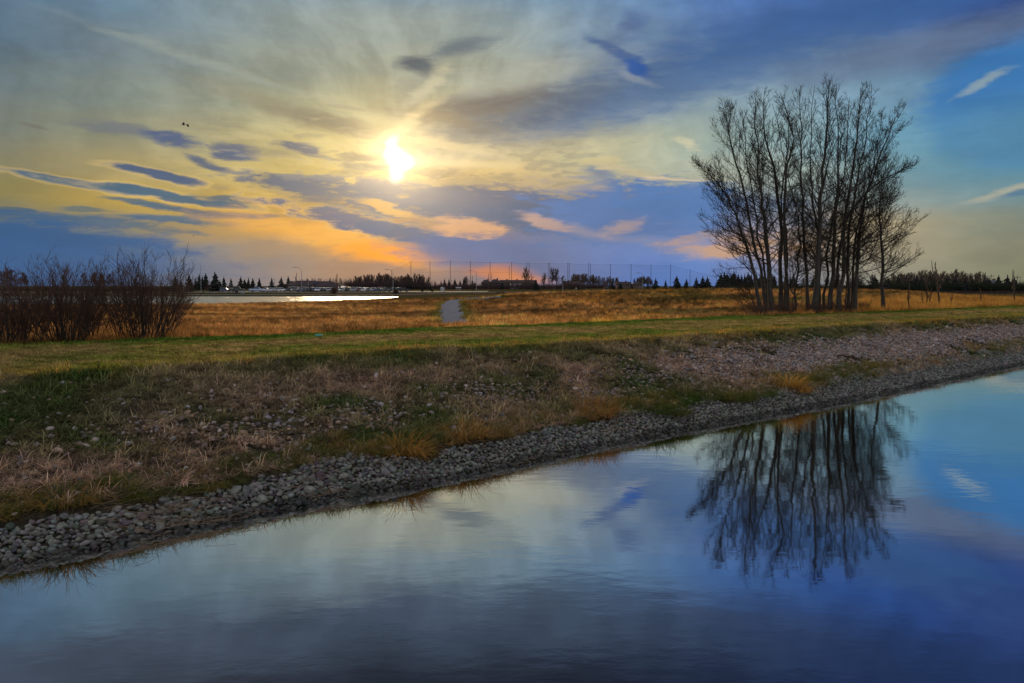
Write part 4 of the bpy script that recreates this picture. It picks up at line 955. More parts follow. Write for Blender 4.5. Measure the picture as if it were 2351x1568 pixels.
# ------------------------------------------------------------------ far things
N2 = 1/1.71333
def nat(nx): return nx*N2
def gy(ny): return ny*N2
def zat(px, py, Y):
    d = ray(px, py); return CAMZ + d[2]/d[1]*Y
def spruce_mesh(seed, tiers=13, irregular=.35):
    r = np.random.default_rng(seed); V = []; Fq = []
    for k in range(tiers):
        t = k/(tiers-1); z = .08+.86*t; rd = (.30*(1-t)**.85+.02); n = int(11-5*t)
        for i in range(n):
            a = 2*math.pi*(i+r.random()*.6)/n + k; l = rd*r.uniform(1-irregular, 1+irregular*.6); c, s = math.cos(a), math.sin(a); dz = -.05-.03*r.random(); w = .055*(1-t)+.02
            p0 = (0, 0, z+.05); p1 = (c*l*.5-s*w, s*l*.5+c*w, z+dz*.2); p2 = (c*l, s*l, z+dz+.02); p3 = (c*l*.5+s*w, s*l*.5-c*w, z+dz*.2); p4 = (c*l*.55, s*l*.55, z+dz-.045)
            b = len(V); V += [p0, p1, p2, p3, p4]; Fq += [(b, b+1, b+2), (b, b+2, b+3), (b, b+4, b+1), (b+1, b+4, b+2), (b+2, b+4, b+3), (b, b+3, b+4)]
    b = len(V); V += [(-.012,-.012,.9),(.012,-.012,.9),(0,.012,.9),(0,0,1.0)]; Fq += [(b,b+1,b+3),(b+1,b+2,b+3),(b+2,b,b+3)]
    return npmesh('spruce_foliage', np.array(V), np.array(Fq))
SPR = [spruce_mesh(s, 9+s % 5, .35+.14*(s % 4)) for s in range(9)]
for me in SPR: me.materials.append(M['spruce'])
tm = MB().cyl((0,0,0), (0,0,.5), .022, .012, 6); TRK = None
def far_bare(seed, spread, h0, n1=26, n2=9, n3=6, rtw=.0031, trunk=.02):
    r = np.random.default_rng(seed); A = []; B = []
    sp_, sr = limb(r, (0,0,0), (0,0,1), .92, trunk, .004, 8, .05, .05); A.append((sp_, sr, 5))
    for b in range(n1):
        t = h0 + (.95-h0)*b/n1; p, d = along(sp_, t); L = spread*(1-(t-h0)/(1-h0)*.75)*r.uniform(.7, 1.15)
        bp, br = limb(r, p, sidedir(r, d, R(r.uniform(30, 60))), L, trunk*.4*(1-t*.6), .003, 5, .16, .1); B.append((bp, br, 3))
        for c in range(n2):
            q, dq = along(bp, r.uniform(.25, .98)); b2, r2 = limb(r, q, sidedir(r, dq, R(r.uniform(20, 50))), L*.4*r.uniform(.5, 1.1), rtw*1.2, rtw*.8, 2, .2, .1); B.append((b2, r2, 3))
            for e in range(n3):
                q3, d3 = along(b2, r.uniform(.2, .98)); b3, r3 = limb(r, q3, sidedir(r, d3, R(r.uniform(20, 50))), L*.2*r.uniform(.5, 1.1), rtw, rtw*.7, 1, .2, .1); B.append((b3, r3, 3))
    return tubes('far_trunk', A), tubes('far_crown', B)
FB = {}
for key, (n_, spr, h0, tk) in dict(round=(3, .36, .22, .022), narrow=(4, .12, .25, .014), spready=(3, .5, .2, .02)).items():
    FB[key] = []
    for s in range(n_):
        a, b = far_bare(700+s+len(key)*31, spr, h0, trunk=tk); a.materials.append(M['barkdark']); b.materials.append(M['fartwig']); b2 = b.copy(); b2.materials.clear(); b2.materials.append(M['fartwig2']); FB[key].append((a, b, b2))
tmesh = None
fr = random.Random(5)
def trunk_me():
    global tmesh
    if tmesh is None:
        m = MB().cyl((0,0,0), (0,0,.3), .016, .012, 6); tmesh = bpy.data.meshes.new('spruce_trunk'); tmesh.from_pydata(m.v, [], m.f); tmesh.materials.append(M['barkdark'])
    return tmesh
def spruce(nx, ntop, nbase, Y, label, group='spruces along the horizon', wide=1.0, idx=None):
    px = nat(nx); x = ray(px, 655)[0]/ray(px, 655)[1]*Y; zt_ = zat(px, gy(ntop), Y); z0 = H1(x, Y); h = max(zt_-z0, 1.)
    t = thing('spruce', label, 'tree', (x, Y, z0-.05), fr.uniform(0, 6.28), group); i = fr.randrange(9) if idx is None else idx; wide *= fr.uniform(.8, 1.35)
    a = link('foliage', SPR[i], None, t); a.scale = (h*wide, h*wide, h); b = link('trunk', trunk_me(), None, t); b.scale = (h, h, h); return t
def bare(nx, ntop, Y, kind, label, group='bare trees along the horizon', wide=1.0, tan=False, dark=False):
    px = nat(nx); x = ray(px, 655)[0]/ray(px, 655)[1]*Y; z0 = H1(x, Y); h = max(zat(px, gy(ntop), Y)-z0, .8)
    t = thing('bare_tree', label, 'tree', (x, Y, z0-.05), fr.uniform(0, 6.28), group); a, b, c = fr.choice(FB[kind]); A = link('trunk', a, None, t); B = link('crown', c if tan else b, None, t)
    A.scale = (h, h, h); B.scale = (h*wide, h*wide, h); return t
ORD = ['first', 'second', 'third', 'fourth', 'fifth', 'sixth', 'seventh', 'eighth', 'ninth', 'tenth', 'eleventh', 'twelfth', 'thirteenth', 'fourteenth', 'fifteenth', 'sixteenth', 'seventeenth', 'eighteenth', 'nineteenth', 'twentieth']
# spruces between the shrubs and the clubhouse: (native x, top y, base y, Y, width)
SL = [(690,1078,0,330,1.),(712,1092,1150,315,1.),(745,1076,0,360,1.),(770,1092,0,380,.9),(785,1074,0,380,.9),(797,1082,0,390,.8),(809,1071,0,385,.9),(865,1100,0,330,1.),(881,1084,0,400,.9),(909,1090,0,420,1.),(948,1084,0,420,.8),(962,1096,0,430,1.2),(978,1089,0,420,.9),(995,1091,0,420,.9),(1020,1090,1135,370,1.15)]
for i, (nx, a, b, Y, w) in enumerate(SL): spruce(nx, a, b, Y, f'small dark spruce left of the clubhouse, {ORD[i]} of the small ones counting from the shrubs', wide=w)
spruce(846, 1066, 1142, 322, 'biggest spruce left of the car park, broad and almost black, beside the low garage', wide=1.05, idx=2)
spruce(1069, 1089, 1135, 350, 'layered spruce touching the dark hedge left of the clubhouse gable', wide=1.2); spruce(1107, 1086, 1135, 352, 'broad spruce just left of the clubhouse gable', wide=1.2); spruce(1134, 1083, 1130, 372, 'spruce rising behind the clubhouse gable', wide=1.1)
SR = [(1693,1112,400,.8),(1711,1100,480,.9),(1735,1102,470,1.),(1749,1092,470,1.),(1766,1095,460,1.),(1789,1093,460,1.1),(1810,1098,470,.9),(1825,1095,470,.9),(1858,1095,470,.9),(1868,1105,470,1.),(1975,1104,430,1.1),(1617,1110,410,1.1),(1668,1108,430,1.)]
for i, (nx, a, Y, w) in enumerate(sorted(SR)): spruce(nx, a, 0, Y, f'dark spruce behind the left half of the driving range net, {ORD[i]} from its left end', wide=w)
SQ = [(2108,1098,400,1.3),(2275,1118,430,1.1),(2409,1102,330,1.),(2440,1108,330,1.2),(2485,1114,340,1.1),(2549,1107,320,1.),(2579,1091,370,1.1),(2618,1098,380,1.),(2662,1082,360,1.25),(2700,1094,360,1.4),(2739,1088,380,1.),(2764,1082,385,1.),(2782,1085,385,1.)]
for i, (nx, a, Y, w) in enumerate(SQ): spruce(nx, a, 0, Y, f'dark spruce between the paired net poles and the poplar clump, {ORD[i]} from the left', wide=w)
SX = [(2836+i*13+fr.uniform(-4, 4), 1066+fr.uniform(-3, 14), 300+fr.uniform(-15, 30)) for i in range(17)]
for nx, a, Y in SX: spruce(nx, a, 0, Y, 'black spruce in the dense row seen through the left trunks of the poplar clump', 'dense row of spruces behind the poplar clump', 1.1)
SZ_ = [(3500+i*33+fr.uniform(-9, 9), 1078+fr.uniform(-5, 14), 270+fr.uniform(-20, 25)) for i in range(16)]
for i, (nx, a, Y) in enumerate(SZ_): spruce(nx, a, 0, Y, 'black spruce in the treeline along the right side of the horizon', 'dark spruces of the right treeline', 1.2)
for i, (nx, a, Y) in enumerate(((3120,1075,290),(3200,1082,290),(3290,1072,285),(3370,1080,290),(3440,1076,280))): spruce(nx, a, 0, Y, 'black spruce seen between the trunks at the right of the poplar clump', 'spruces behind the right trunks', 1.2)
# bare trees, singled out
bare(2072, 1052, 400, 'spready', 'round-crowned bare tree behind the net, left of the pair of taller ones', wide=.85, tan=True)
bare(2133, 1068, 390, 'round', 'small forked bare tree right of the round-crowned tree', wide=.9)
bare(2172, 1046, 400, 'round', 'tallest bare tree behind the net posts', wide=.8); bare(2190, 1048, 398, 'round', 'tall bare tree touching the right side of the tallest one', wide=.75)
bare(2215, 1080, 410, 'round', 'lower bare tree at the right foot of the tall pair')
bare(1828, 1088, 480, 'round', 'bare tree rising among the small spruces behind the net'); bare(1836, 1086, 478, 'spready', 'second bare tree beside the white-trunked one among small spruces', wide=.8)
bare(1604, 1072, 430, 'round', 'tall bare tree at the left pole of the net', wide=.7)
for i, nx in enumerate((1630, 1640, 1650, 1662)): bare(nx, 1072+(i % 2)*3, 432, 'round', f'bare tree in the tight group right of the first net pole, {ORD[i]} from the left', wide=.7)
for i, nx in enumerate((1240, 1246)): bare(nx-76, 1064+i*14, 420, 'narrow', ['tallest narrow poplar spire above the clubhouse roof', 'shorter narrow spire beside the tallest one over the clubhouse'][i], wide=.8)
G1 = 'pale narrow poplars behind the clubhouse'
for i in range(60):
    nx = 1180+i*5.1+fr.uniform(-2, 2); bare(nx, 1090+fr.uniform(-5, 5), 470+fr.uniform(0, 20), 'narrow', 'pale narrow bare poplar in the even row behind the clubhouse', G1, 1.3, fr.random() < .6)
for i in range(75):
    nx = 1392+i*3.9+fr.uniform(-2, 2); top = np.interp(nx, [1390, 1430, 1470, 1520, 1540, 1600, 1680], [1086, 1080, 1075, 1075, 1086, 1082, 1088]) + fr.uniform(-5, 6)
    if nx > 1605 and fr.random() < .4: continue
    bare(nx, top, 440+fr.uniform(0, 25), fr.choice(('narrow', 'round', 'round')), 'bare tree in the dense purple-brown wood right of the clubhouse', 'bare trees of the purple-brown wood', .95)
for i in range(44):
    nx = 2250+i*4.3+fr.uniform(-2, 2); top = np.interp(nx, [2255, 2300, 2340, 2440], [1076, 1073, 1083, 1092]) + fr.uniform(-4, 5)
    bare(nx, top, 500+fr.uniform(0, 25), fr.choice(('narrow', 'round')), 'bare tree in the thin wood behind the right half of the net', 'thin wood behind the net', 1.0, True)
for i in range(16):
    nx = 2495+i*4.6; bare(nx, 1094+fr.uniform(-8, 6)-6*math.exp(-((nx-2535)/25)**2), 640, 'round', 'bare tree in the faint far clump by the right net poles', 'faint far clump of trees', .9, True)
for i in range(50):
    nx = 3490+i*8.2+fr.uniform(-3, 3); top = np.interp(nx, [3490, 3560, 3640, 3780, 3800, 3870, 3890], [1072, 1066, 1060, 1058, 1066, 1060, 1085]) + fr.uniform(-5, 18)
    bare(nx, top, 300+fr.uniform(0, 25), 'round', 'bare tree in the right treeline, its crown above the spruces', 'bare crowns of the right treeline', .85, fr.random() < .5)
for i in range(14): bare(2900+i*44+fr.uniform(-8, 8), 1082+fr.uniform(-8, 8), 300+fr.uniform(0, 20), 'round', 'bare tree glimpsed low between the trunks of the poplar clump', 'bare trees glimpsed behind the clump', .9)
bare(40, 1052, 240, 'spready', 'grey round-headed bare tree at the left edge behind the shrubs', wide=1.1); bare(10, 1060, 250, 'spready', 'bare tree cut by the left edge behind the shrubs')
for i, nx in enumerate((95, 110, 375, 395, 410, 430, 330, 250)): bare(nx, 1066+(i*7) % 14, 330, 'round', 'dim bare tree seen through the willow shrubs', 'dim trees behind the willow shrubs')
# slender saplings at the right, standing in the gold grass
for nx, nt, nb, lab in ((3695,1003,1202,'tallest thin bare sapling in the golden grass at the right'),(3647,1085,1203,'forked short sapling left of the tallest one'),(3654,1120,1205,'bare whip right beside the forked sapling'),(3576,1080,1222,'thin leaning sapling right of the lone poplar'),(3859,1120,1195,'small sapling right of the tallest sapling'),(3989,1045,1194,'sapling with an open forked head near the right edge'),(3739,1130,1206,'low bare whip in the golden grass'),(3632,1130,1202,'low thin whip left of the forked sapling'),(3492,1190,1228,'short leaning stick beside the lone poplar')):
    x, y, z = ground(nat(nx), gy(nb)); h = zat(nat(nx), gy(nt), y)-z; t = thing('sapling', lab, 'sapling', (x, y, z-.03), fr.uniform(0, 6), 'saplings in the golden grass'); a, b, c = FB['narrow'][fr.randrange(4)]
    A = link('stem', a, None, t); B = link('twigs', c, None, t); A.scale = (h*1.3, h*1.3, h); B.scale = (h*.8, h*.8, h)

# scrub and hedges: joined twig masses, nobody could count them
def scrub(name, x0, x1, Y, top0, mat, label, n=160, seed=0, depth=6., px_h=18):
    r = np.random.default_rng(seed); Ls = []
    for i in range(n):
        nx = r.uniform(x0, x1); px = nat(nx); y = Y + r.uniform(0, depth); x = ray(px, 655)[0]/ray(px, 655)[1]*y; z = H1(x, y); h = size(px_h*N2, y)*r.uniform(.55, 1.05)
        for k in range(7):
            a = r.uniform(0, 6.28); p, rd = limb(r, (x, y, z-.1), (math.cos(a)*.8, math.sin(a)*.8, 1.), h*r.uniform(.7, 1.1), .035, .02, 3, .1, .15); Ls.append((p, rd, 3))
            for m in range(5):
                q, d = along(p, r.uniform(.3, 1)); b, rb = limb(r, q, sidedir(r, d, R(50)), h*.35, .025, .015, 1, .2, .2); Ls.append((b, rb, 3))
    o = link(name, tubes(name, Ls), mat, kind='stuff'); o['label'] = label; o['category'] = 'shrubs'
scrub('hedge', 1360, 1690, 425, 0, M['hedge'], 'low dark red-brown scrub at the foot of the purple-brown wood', 520, 1, 12, 34)
scrub('scrub', 1700, 2300, 430, 0, M['hedge'], 'dark scrub behind the driving range net', 420, 2, 12, 26)
scrub('scrub', 2230, 2460, 480, 0, M['hedge'], 'dull scrub under the thin wood behind the net', 200, 3, 12, 22)
scrub('scrub', 2820, 3500, 285, 0, M['greenshrub'], 'black undergrowth seen between the trunks of the poplar clump', 420, 4, 10, 36)
scrub('scrub', 3450, 4040, 262, 0, M['greenshrub'], 'black undergrowth below the right treeline', 520, 5, 12, 46)
scrub('scrub', 3480, 4040, 235, 0, M['hedge'], 'red-brown low brush in front of the right treeline', 260, 6, 8, 12)
scrub('scrub', 0, 760, 320, 0, M['greenshrub'], 'dark hedge on the far shore behind the willow shrubs', 420, 7, 8, 22)
scrub('scrub', 980, 1130, 345, 0, M['hedge'], 'reddish brush between the spruces left of the clubhouse', 120, 8, 6, 18)

# poles, lamps and the net
def pole(nx, ntop, Y, r, mat, name, label, cat, group=None, arm=None):
    px = nat(nx); x = ray(px, 655)[0]/ray(px, 655)[1]*Y; z0 = H1(x, Y); zt_ = zat(px, gy(ntop), Y); h = zt_-z0
    t = thing(name, label, cat, (x, Y, z0-.02), 0, group)
    if arm is None:
        MB().cyl((0,0,0), (0,0,h), r, r*.75, 8).build('shaft', mat, t); MB().cyl((0,0,h), (0,0,h+r*1.2), r*1.05, r*1.05, 8).build('cap', mat, t)
    else:
        MB().cyl((0,0,0), (0,0,h*.86), r, r*.7, 8).build('shaft', mat, t)
        pts = [(arm*h*.22*(1-math.cos(a)), 0, h*.86 + h*.14*math.sin(a)) for a in np.linspace(0, math.pi/2, 8)]
        me = tubes('arm', [(np.array(pts), np.full(8, r*.6), 6)]); link('arm', me, mat, t); e = pts[-1]
        MB().box((e[0]+arm*.5, 0, e[2]-.05), (1.1, .35, .2)).build('lamp_head', M['steel'], t)
    return (x, Y, z0, h)
GP = 'tall poles of the driving range net'
FP = [(1540,1063,400),(1617,1029,415),(1692,1030,415),(1772,1026,415),(1850.6,1029,415),(1928,1031,415),(2012.6,1031,415),(2081,1035,415),(2162.7,1034,415),(2238.6,1035.5,415),(2322,1038,415),(2400.8,1039,415),(2481.8,1040,415),(2560,1042,415),(2637,1042.5,415),(2714,1062,415),(2819,1088,415)]
tops = []
for i, (nx, nt, Y) in enumerate(FP): tops.append(pole(nx, nt, Y, .13, M['pole'], 'net_pole', f'dark net pole of the front row, {ORD[i]} from its left end', 'pole', GP))
BP = [(2003,1045.5,440),(2072.5,1034,440),(2156.5,1035.5,440),(2232.8,1033.5,440),(2315,1032,440)]
for i, (nx, nt, Y) in enumerate(BP): pole(nx, nt, Y, .12, M['pole'], 'net_pole', f'net pole of the rear row close beside a front pole, {ORD[i]} from the left', 'pole', GP)
for nx, nt, Y, m_, lab in ((1922,1078,330,'rust','short rusty pole left of the closely set pair of short poles'),(1933,1077,330,'pole','short dark pole right of the rusty one'),(1858,1086,330,'pole','thin short pole beside the curved street lamp'),(1323.5,1083,296,'rust','brown pole at the right end of the clubhouse, left one'),(1327,1076,296,'rust','taller brown pole at the right end of the clubhouse'),(1515,1096,296,'pole','short dark post at the right end of the parked cars'),(2378,1091,300,'rust','short rusty post left of the small dark spruces'),(2214,1090,300,'steel','thin pale post in front of the bare tree pair'),(1777,1102,330,'rust','short rusty post right of the fourth net pole'),(2787,1100,300,'pole','thin dark post beside the dense spruce row'),(1080,1097,300,'steel','short pale post in front of the hedge left of the clubhouse'),(700.6,1074,300,'pole','left one of three thin posts right of the shrubs'),(712.5,1070,300,'pole','middle one of three thin posts right of the shrubs'),(722,1062,300,'steel','tallest of three thin posts right of the shrubs'),(1213,1101,350,'steel','thin flue mast against the clubhouse roof')):
    pole(nx, nt, Y, .11, M[m_], 'post', lab, 'post', 'short posts around the road')
pole(790.5, 1044, 284, .10, M['steel'], 'flagpole', 'tall pale bare pole at the roadside near the biggest spruce', 'pole')
for nx, nt, Y, a, lab in ((1187,1051,283,-1,'curved street lamp in front of the clubhouse'),(1546,1059,283,-1,'curved street lamp at the right end of the car park'),(1874,1064,282,-1,'curved street lamp in the middle of the road, before the net'),(2528,1073,330,-1,'curved street lamp near the right net poles')):
    pole(nx, nt, Y, .11, M['steel'], 'street_lamp', lab, 'street lamp', 'curved street lamps along the road', a)
for nx, nt, lab in ((3897,1081,'utility pole with a crossarm above the right treeline'),(4000,1086,'utility pole with a crossarm near the right edge')):
    x, Y, z0, h = pole(nx, nt, 330, .16, M['pole'], 'utility_pole', lab, 'utility pole', 'utility poles on the right')
    MB().box((0, 0, h-.5), (3.2, .15, .18)).build('crossarm', M['pole'], [o for o in COL.objects if o.name.startswith('utility_pole') and o.type == 'EMPTY'][-1])
# net: top cable, mid cable and the fine mesh sheet
mnet, t_ = nmat('net_mesh'); L = t_.links; o_ = N(t_, 'ShaderNodeOutputMaterial'); tr_ = N(t_, 'ShaderNodeBsdfTransparent'); df = N(t_, 'ShaderNodeBsdfDiffuse'); df.inputs[0].default_value = (.03,.03,.035,1)
ms = N(t_, 'ShaderNodeMixShader'); ms.inputs[0].default_value = .09; L.new(tr_.outputs[0], ms.inputs[1]); L.new(df.outputs[0], ms.inputs[2]); L.new(ms.outputs[0], o_.inputs[0])
net = thing('driving_range_net', 'faint tall net strung between the dark poles of the driving range', 'net', (tops[0][0], 415, tops[0][2]))
org = np.array((tops[0][0], 415, tops[0][2])); tc_ = [np.array((x, y, z+h)) - org for x, y, z, h in tops]; bc_ = [np.array((x, y, z+.2)) - org for x, y, z, h in tops]
def sag(a, b, s): return [a*(1-t) + b*t - np.array((0, 0, s*4*t*(1-t))) for t in np.linspace(0, 1, 7)]
cl = []; sh = MB()
for i in range(len(tc_)-1):
    P_ = sag(tc_[i], tc_[i+1], .35); cl.append((np.array(P_), np.full(7, .035), 3)); Q_ = sag(bc_[i], bc_[i+1], 0); k = len(sh.v)
    sh.add([p + np.array((0, .02, -.02)) for p in P_] + [q + np.array((0, .02, 0)) for q in Q_], [(j, j+1, j+8, j+7) for j in range(6)])
    if 1 <= i < 6: cl.append((np.array([(tc_[i]*.62+bc_[i]*.38), (tc_[i+1]*.62+bc_[i+1]*.38)]), np.full(2, .03), 3))
link('cables', tubes('net_cables', cl), M['pole'], net); sh.build('mesh_sheet', mnet, net)

# ------------------------------------------------------------------ buildings
def wpt(nx, Y): px = nat(nx); return ray(px, 655)[0]/ray(px, 655)[1]*Y
def window(parent, x, y, z, w, h, frame=M['white']):
    f = MB().box((x, y, z), (w+.16, .08, h+.16)).build('window', frame, parent); MB().box((x, y-.045, z), (w, .03, h)).build('pane', M['glass'], f); return f
CY = 356; x0 = wpt(1122, CY); x1 = wpt(1352, CY); cw = x1-x0; cz = H1((x0+x1)/2, CY)
club = thing('clubhouse', 'long low clubhouse with a dark brown shingle roof behind the parked cars', 'building', (x0, CY, cz))
w1 = wpt(1232, CY)-x0
MB().box((w1/2, 6, 1.3), (w1, 11.4, 2.6)).build('wall', M['wall'], club)
MB().box(((w1+cw)/2+.3, 7, 1.15), (cw-w1-2, 9, 2.3)).build('wall', M['wall'], club)
# gable facing the camera at the left end, then the long roof
gw = wpt(1205, CY)-x0-3.5
MB().prism([(0, 2.55), (gw, 2.55), (gw/2, 4.3)], 'y', -.9, 5.6).build('gable_wall', M['wall'], club)
MB().add([(-.7,-1.3,2.3),(gw/2,-1.3,4.55),(gw/2,6,4.55),(-.7,6,2.3),(-.7,-1.3,2.12),(gw/2,-1.3,4.37),(gw/2,6,4.37),(-.7,6,2.12)], [(0,1,2,3),(7,6,5,4),(0,4,5,1)]).build('roof', M['roofm'], club)
MB().add([(gw+.7,-1.3,2.3),(gw/2,-1.3,4.55),(gw/2,6,4.55),(gw+.7,6,2.3),(gw+.7,-1.3,2.12),(gw/2,-1.3,4.37),(gw/2,6,4.37),(gw+.7,6,2.12)], [(3,2,1,0),(4,5,6,7),(1,5,4,0)]).build('roof', M['roofm'], club)
MB().prism([(-.2, 2.5), (12.4, 2.5), (6.1, 4.75)], 'x', gw*.5, w1).build('roof', M['roofm'], club)
MB().prism([(1.2, 2.15), (12.6, 2.15), (6.9, 4.5)], 'x', w1+.6, cw*.72).build('roof', M['roofm'], club)
e_ = cw*.72; MB().add([(e_,1.2,2.15),(e_,12.6,2.15),(e_,6.9,4.5),(cw+.4,2.2,1.9),(cw+.4,11.6,1.9),(cw-4.5,6.9,3.3)], [(0,3,5,2),(2,5,4,1),(3,4,5),(0,1,4,3)]).build('roof', M['roofm'], club)
MB().box((w1+.3, 5, 3.2), (.9, 4, 1.9)).build('valley_panel', simple('blue_panel', (.06,.07,.14), .6), club)
MB().add([(cw-1.2,-1,2.0),(cw+1.6,-1,1.45),(cw+1.6,2,1.45),(cw-1.2,2,2.3),(cw-1.2,-1,1.85),(cw+1.6,-1,1.35),(cw+1.6,2,1.35),(cw-1.2,2,2.15)], [(0,1,2,3),(7,6,5,4),(0,4,5,1),(1,5,6,2),(2,6,7,3)]).build('canopy', M['white'], club)
window(club, wpt(1187, CY)-x0, .24, 1.45, 1.7, 1.1); window(club, gw*.5, -.95, 1.2, 1.2, .9)
dd = MB().box((wpt(1220, CY)-x0, .1, 1.05), (2.2, .5, 2.1)).build('entrance', M['blackm'], club); MB().prism([(-1.6, 0), (1.6, 0), (1.2, .9), (.5, 1.35), (-.5, 1.35), (-1.2, .9)], 'y', -.6, .1).build('porch_arch', M['blackm'], club, (wpt(1220, CY)-x0, -.1, 1.3))
for nx in (1256, 1270, 1282): window(club, wpt(nx, CY)-x0, 2.44, 1.1, .8, 1.0)
for nx in (1294, 1304): MB().box((wpt(nx, CY)-x0, 2.44, 1.0), (.9, .1, 1.9)).build('door', M['blackm'], club)
MB().box((cw*.42, 6, 4.75), (.5, .5, .5)).build('vent', M['steel'], club)
# low garage by the big spruce
x0 = wpt(865, 318); gz = H1(x0+3, 318); g_ = thing('garage', 'low pale garage with a flat dark roof right of the biggest spruce', 'building', (x0, 318, gz)); gw_ = wpt(919, 318)-x0
MB().box((gw_/2, 3, .95), (gw_, 6, 1.9)).build('wall', M['wall'], g_); MB().box((gw_/2, 3, 2.02), (gw_+.6, 6.6, .24)).build('roof', M['roofm'], g_)
for k in range(3): MB().box((gw_*(k+.5)/3, -.03, .8), (gw_/3-.4, .06, 1.5)).build('garage_door', M['concrete'], g_)
# houses of the far suburb
def house(nx0, nx1, ntop, Y, wall, roof, label, win=3, hip=False):
    a = wpt(nx0, Y); b = wpt(nx1, Y); z0 = H1((a+b)/2, Y); h = max(zat(nat(nx0), gy(ntop), Y)-z0, 3.); w = b-a; t = thing('house', label, 'house', (a, Y, z0), 0, 'houses beyond the golf range'); hw = h*.62
    MB().box((w/2, 4, hw/2), (w, 8, hw)).build('wall', wall, t)
    if hip: MB().add([(-.5,-.6,hw),(w+.5,-.6,hw),(w+.5,8.6,hw),(-.5,8.6,hw),(w*.3,4,h),(w*.7,4,h)], [(0,1,5,4),(1,2,5),(2,3,4,5),(3,0,4),(3,2,1,0)]).build('roof', roof, t)
    else: MB().prism([(-.6, hw), (8.6, hw), (4, h)], 'x', -.4, w+.4).build('roof', roof, t)
    for k in range(win): window(t, w*(k+.5)/win, -.05, hw*.62, min(1.6, w/win*.4), 1.2)
    MB().box((w*.7, 5, h), (.8, .8, 1.3)).build('chimney', M['brick'], t)
house(1893,1930,1100,450,M['brick'],M['roofm'],'dark roofed house at the left end of the house row, behind the net',2,True)
house(1928,1968,1098,455,M['brick'],M['roofm'],'brown house with a wide hip roof, second of the row',3,True)
house(1966,2006,1101,452,M['brick'],M['roofm'],'brown house with a flat ridge left of the white house',3)
house(2008,2045,1101,445,M['pale'],M['roofm'],'white and blue-grey house behind the net',2)
house(2048,2110,1101,470,M['brick'],M['roofm'],'long dark house under the round-crowned bare tree',3)
house(2215,2248,1105,470,M['brick'],M['roofm'],'dark roofed house right of the tall tree pair',2)
house(2258,2292,1106,480,M['brick'],M['roofm'],'small dark house under the thin wood',2,True)
house(2428,2482,1108,470,M['brick'],M['roofm'],'long low dark house right of the thin wood',3)
house(2488,2530,1110,520,M['brick'],M['roofm'],'low grey-roofed house between the right net poles',2,True)
house(3700,3760,1112,290,M['brick'],M['roofm'],'dim house inside the right treeline',2)
house(3905,3955,1102,300,M['brick'],simple('slate_roof', (.10,.11,.13), .8),'dim slate-roofed house in the right treeline near the edge',2,True)
# driving range furniture
def at_nat(nx, Y): x = wpt(nx, Y); return x, Y, H1(x, Y)
x, y, z = at_nat(1738, 330); t = thing('booth', 'tall white booth with a grey side standing on the range', 'booth', (x, y, z)); MB().box((0, .5, .95), (.95, 1.0, 1.9)).build('cabin', M['white'], t); MB().box((.85, .5, .9), (.65, 1.0, 1.8)).build('side_panel', M['concrete'], t); MB().box((0, -.03, .95), (.5, .05, 1.4)).build('door', simple('grey_door', (.25,.27,.3), .6), t)
x, y, z = at_nat(1803, 400); t = thing('shed', 'low grey shed roof on the range right of the white booth', 'shed', (x-1.2, y, z)); MB().box((1.2, 1.2, .5), (2.4, 2, 1.0)).build('wall', M['wall'], t); MB().prism([(-.3, 1.0), (2.7, 1.0), (1.2, 1.55)], 'x', -.2, 2.6).build('roof', M['concrete'], t)
for nx, m_, w, h, lab in ((929,'blackm',.9,1.2,'dark utility box on the grass verge below the dark pickup'),(953,'concrete',1.4,.9,'pale utility box on the grass verge right of the dark one')):
    x, y, z = at_nat(nx, 281); t = thing('utility_box', lab, 'utility box', (x, y, z)); MB().box((0, .3, h/2), (w, .6, h)).build('cabinet', M[m_], t); MB().box((0, .3, h+.04), (w+.12, .7, .08)).build('lid', M['concrete'], t)
def bushm(nx, Y, hpx, wpx, mat, label, name='bush', seed=0):
    x, y, z = at_nat(nx, Y); r = np.random.default_rng(seed+900); Ls = []; h = size(hpx*N2, Y); w = size(wpx*N2, Y)/2
    for i in range(150):
        a = r.uniform(0, 6.28); e = r.uniform(.05, 1.5); d = np.array((math.cos(a)*math.cos(e)*w, math.sin(a)*math.cos(e)*w, math.sin(e)*h)); L = np.linalg.norm(d); p, rd = limb(r, (0, 0, 0), d, L*r.uniform(.8, 1.03), .03, .015, 3, .05, .12); Ls.append((p, rd, 3))
        for m in range(4): q, dq = along(p, r.uniform(.4, 1)); b, rb = limb(r, q, sidedir(r, dq, R(45)), L*.22, .022, .012, 1, .1, .2); Ls.append((b, rb, 3))
    t = thing(name, label, 'bush', (x, y, z)); link('twigs', tubes('twigs', Ls), mat, t); MB().cyl((0,0,-.05), (0,0,h*.3), .08, .05, 6).build('stem', M['barkdark'], t)
bushm(1313, 276, 30, 34, M['willowred'], 'round reddish bush on the far shore in front of the parked cars', seed=1)
bushm(1556, 276, 18, 30, M['willowred'], 'low reddish bush at the narrow right end of the pond', seed=2)
bushm(1661, 318, 12, 12, M['greenshrub'], 'small round dark green bush right of the car park', seed=3)
bushm(1700, 318, 7, 12, M['greenshrub'], 'low dark bush right of the small round one', seed=4)

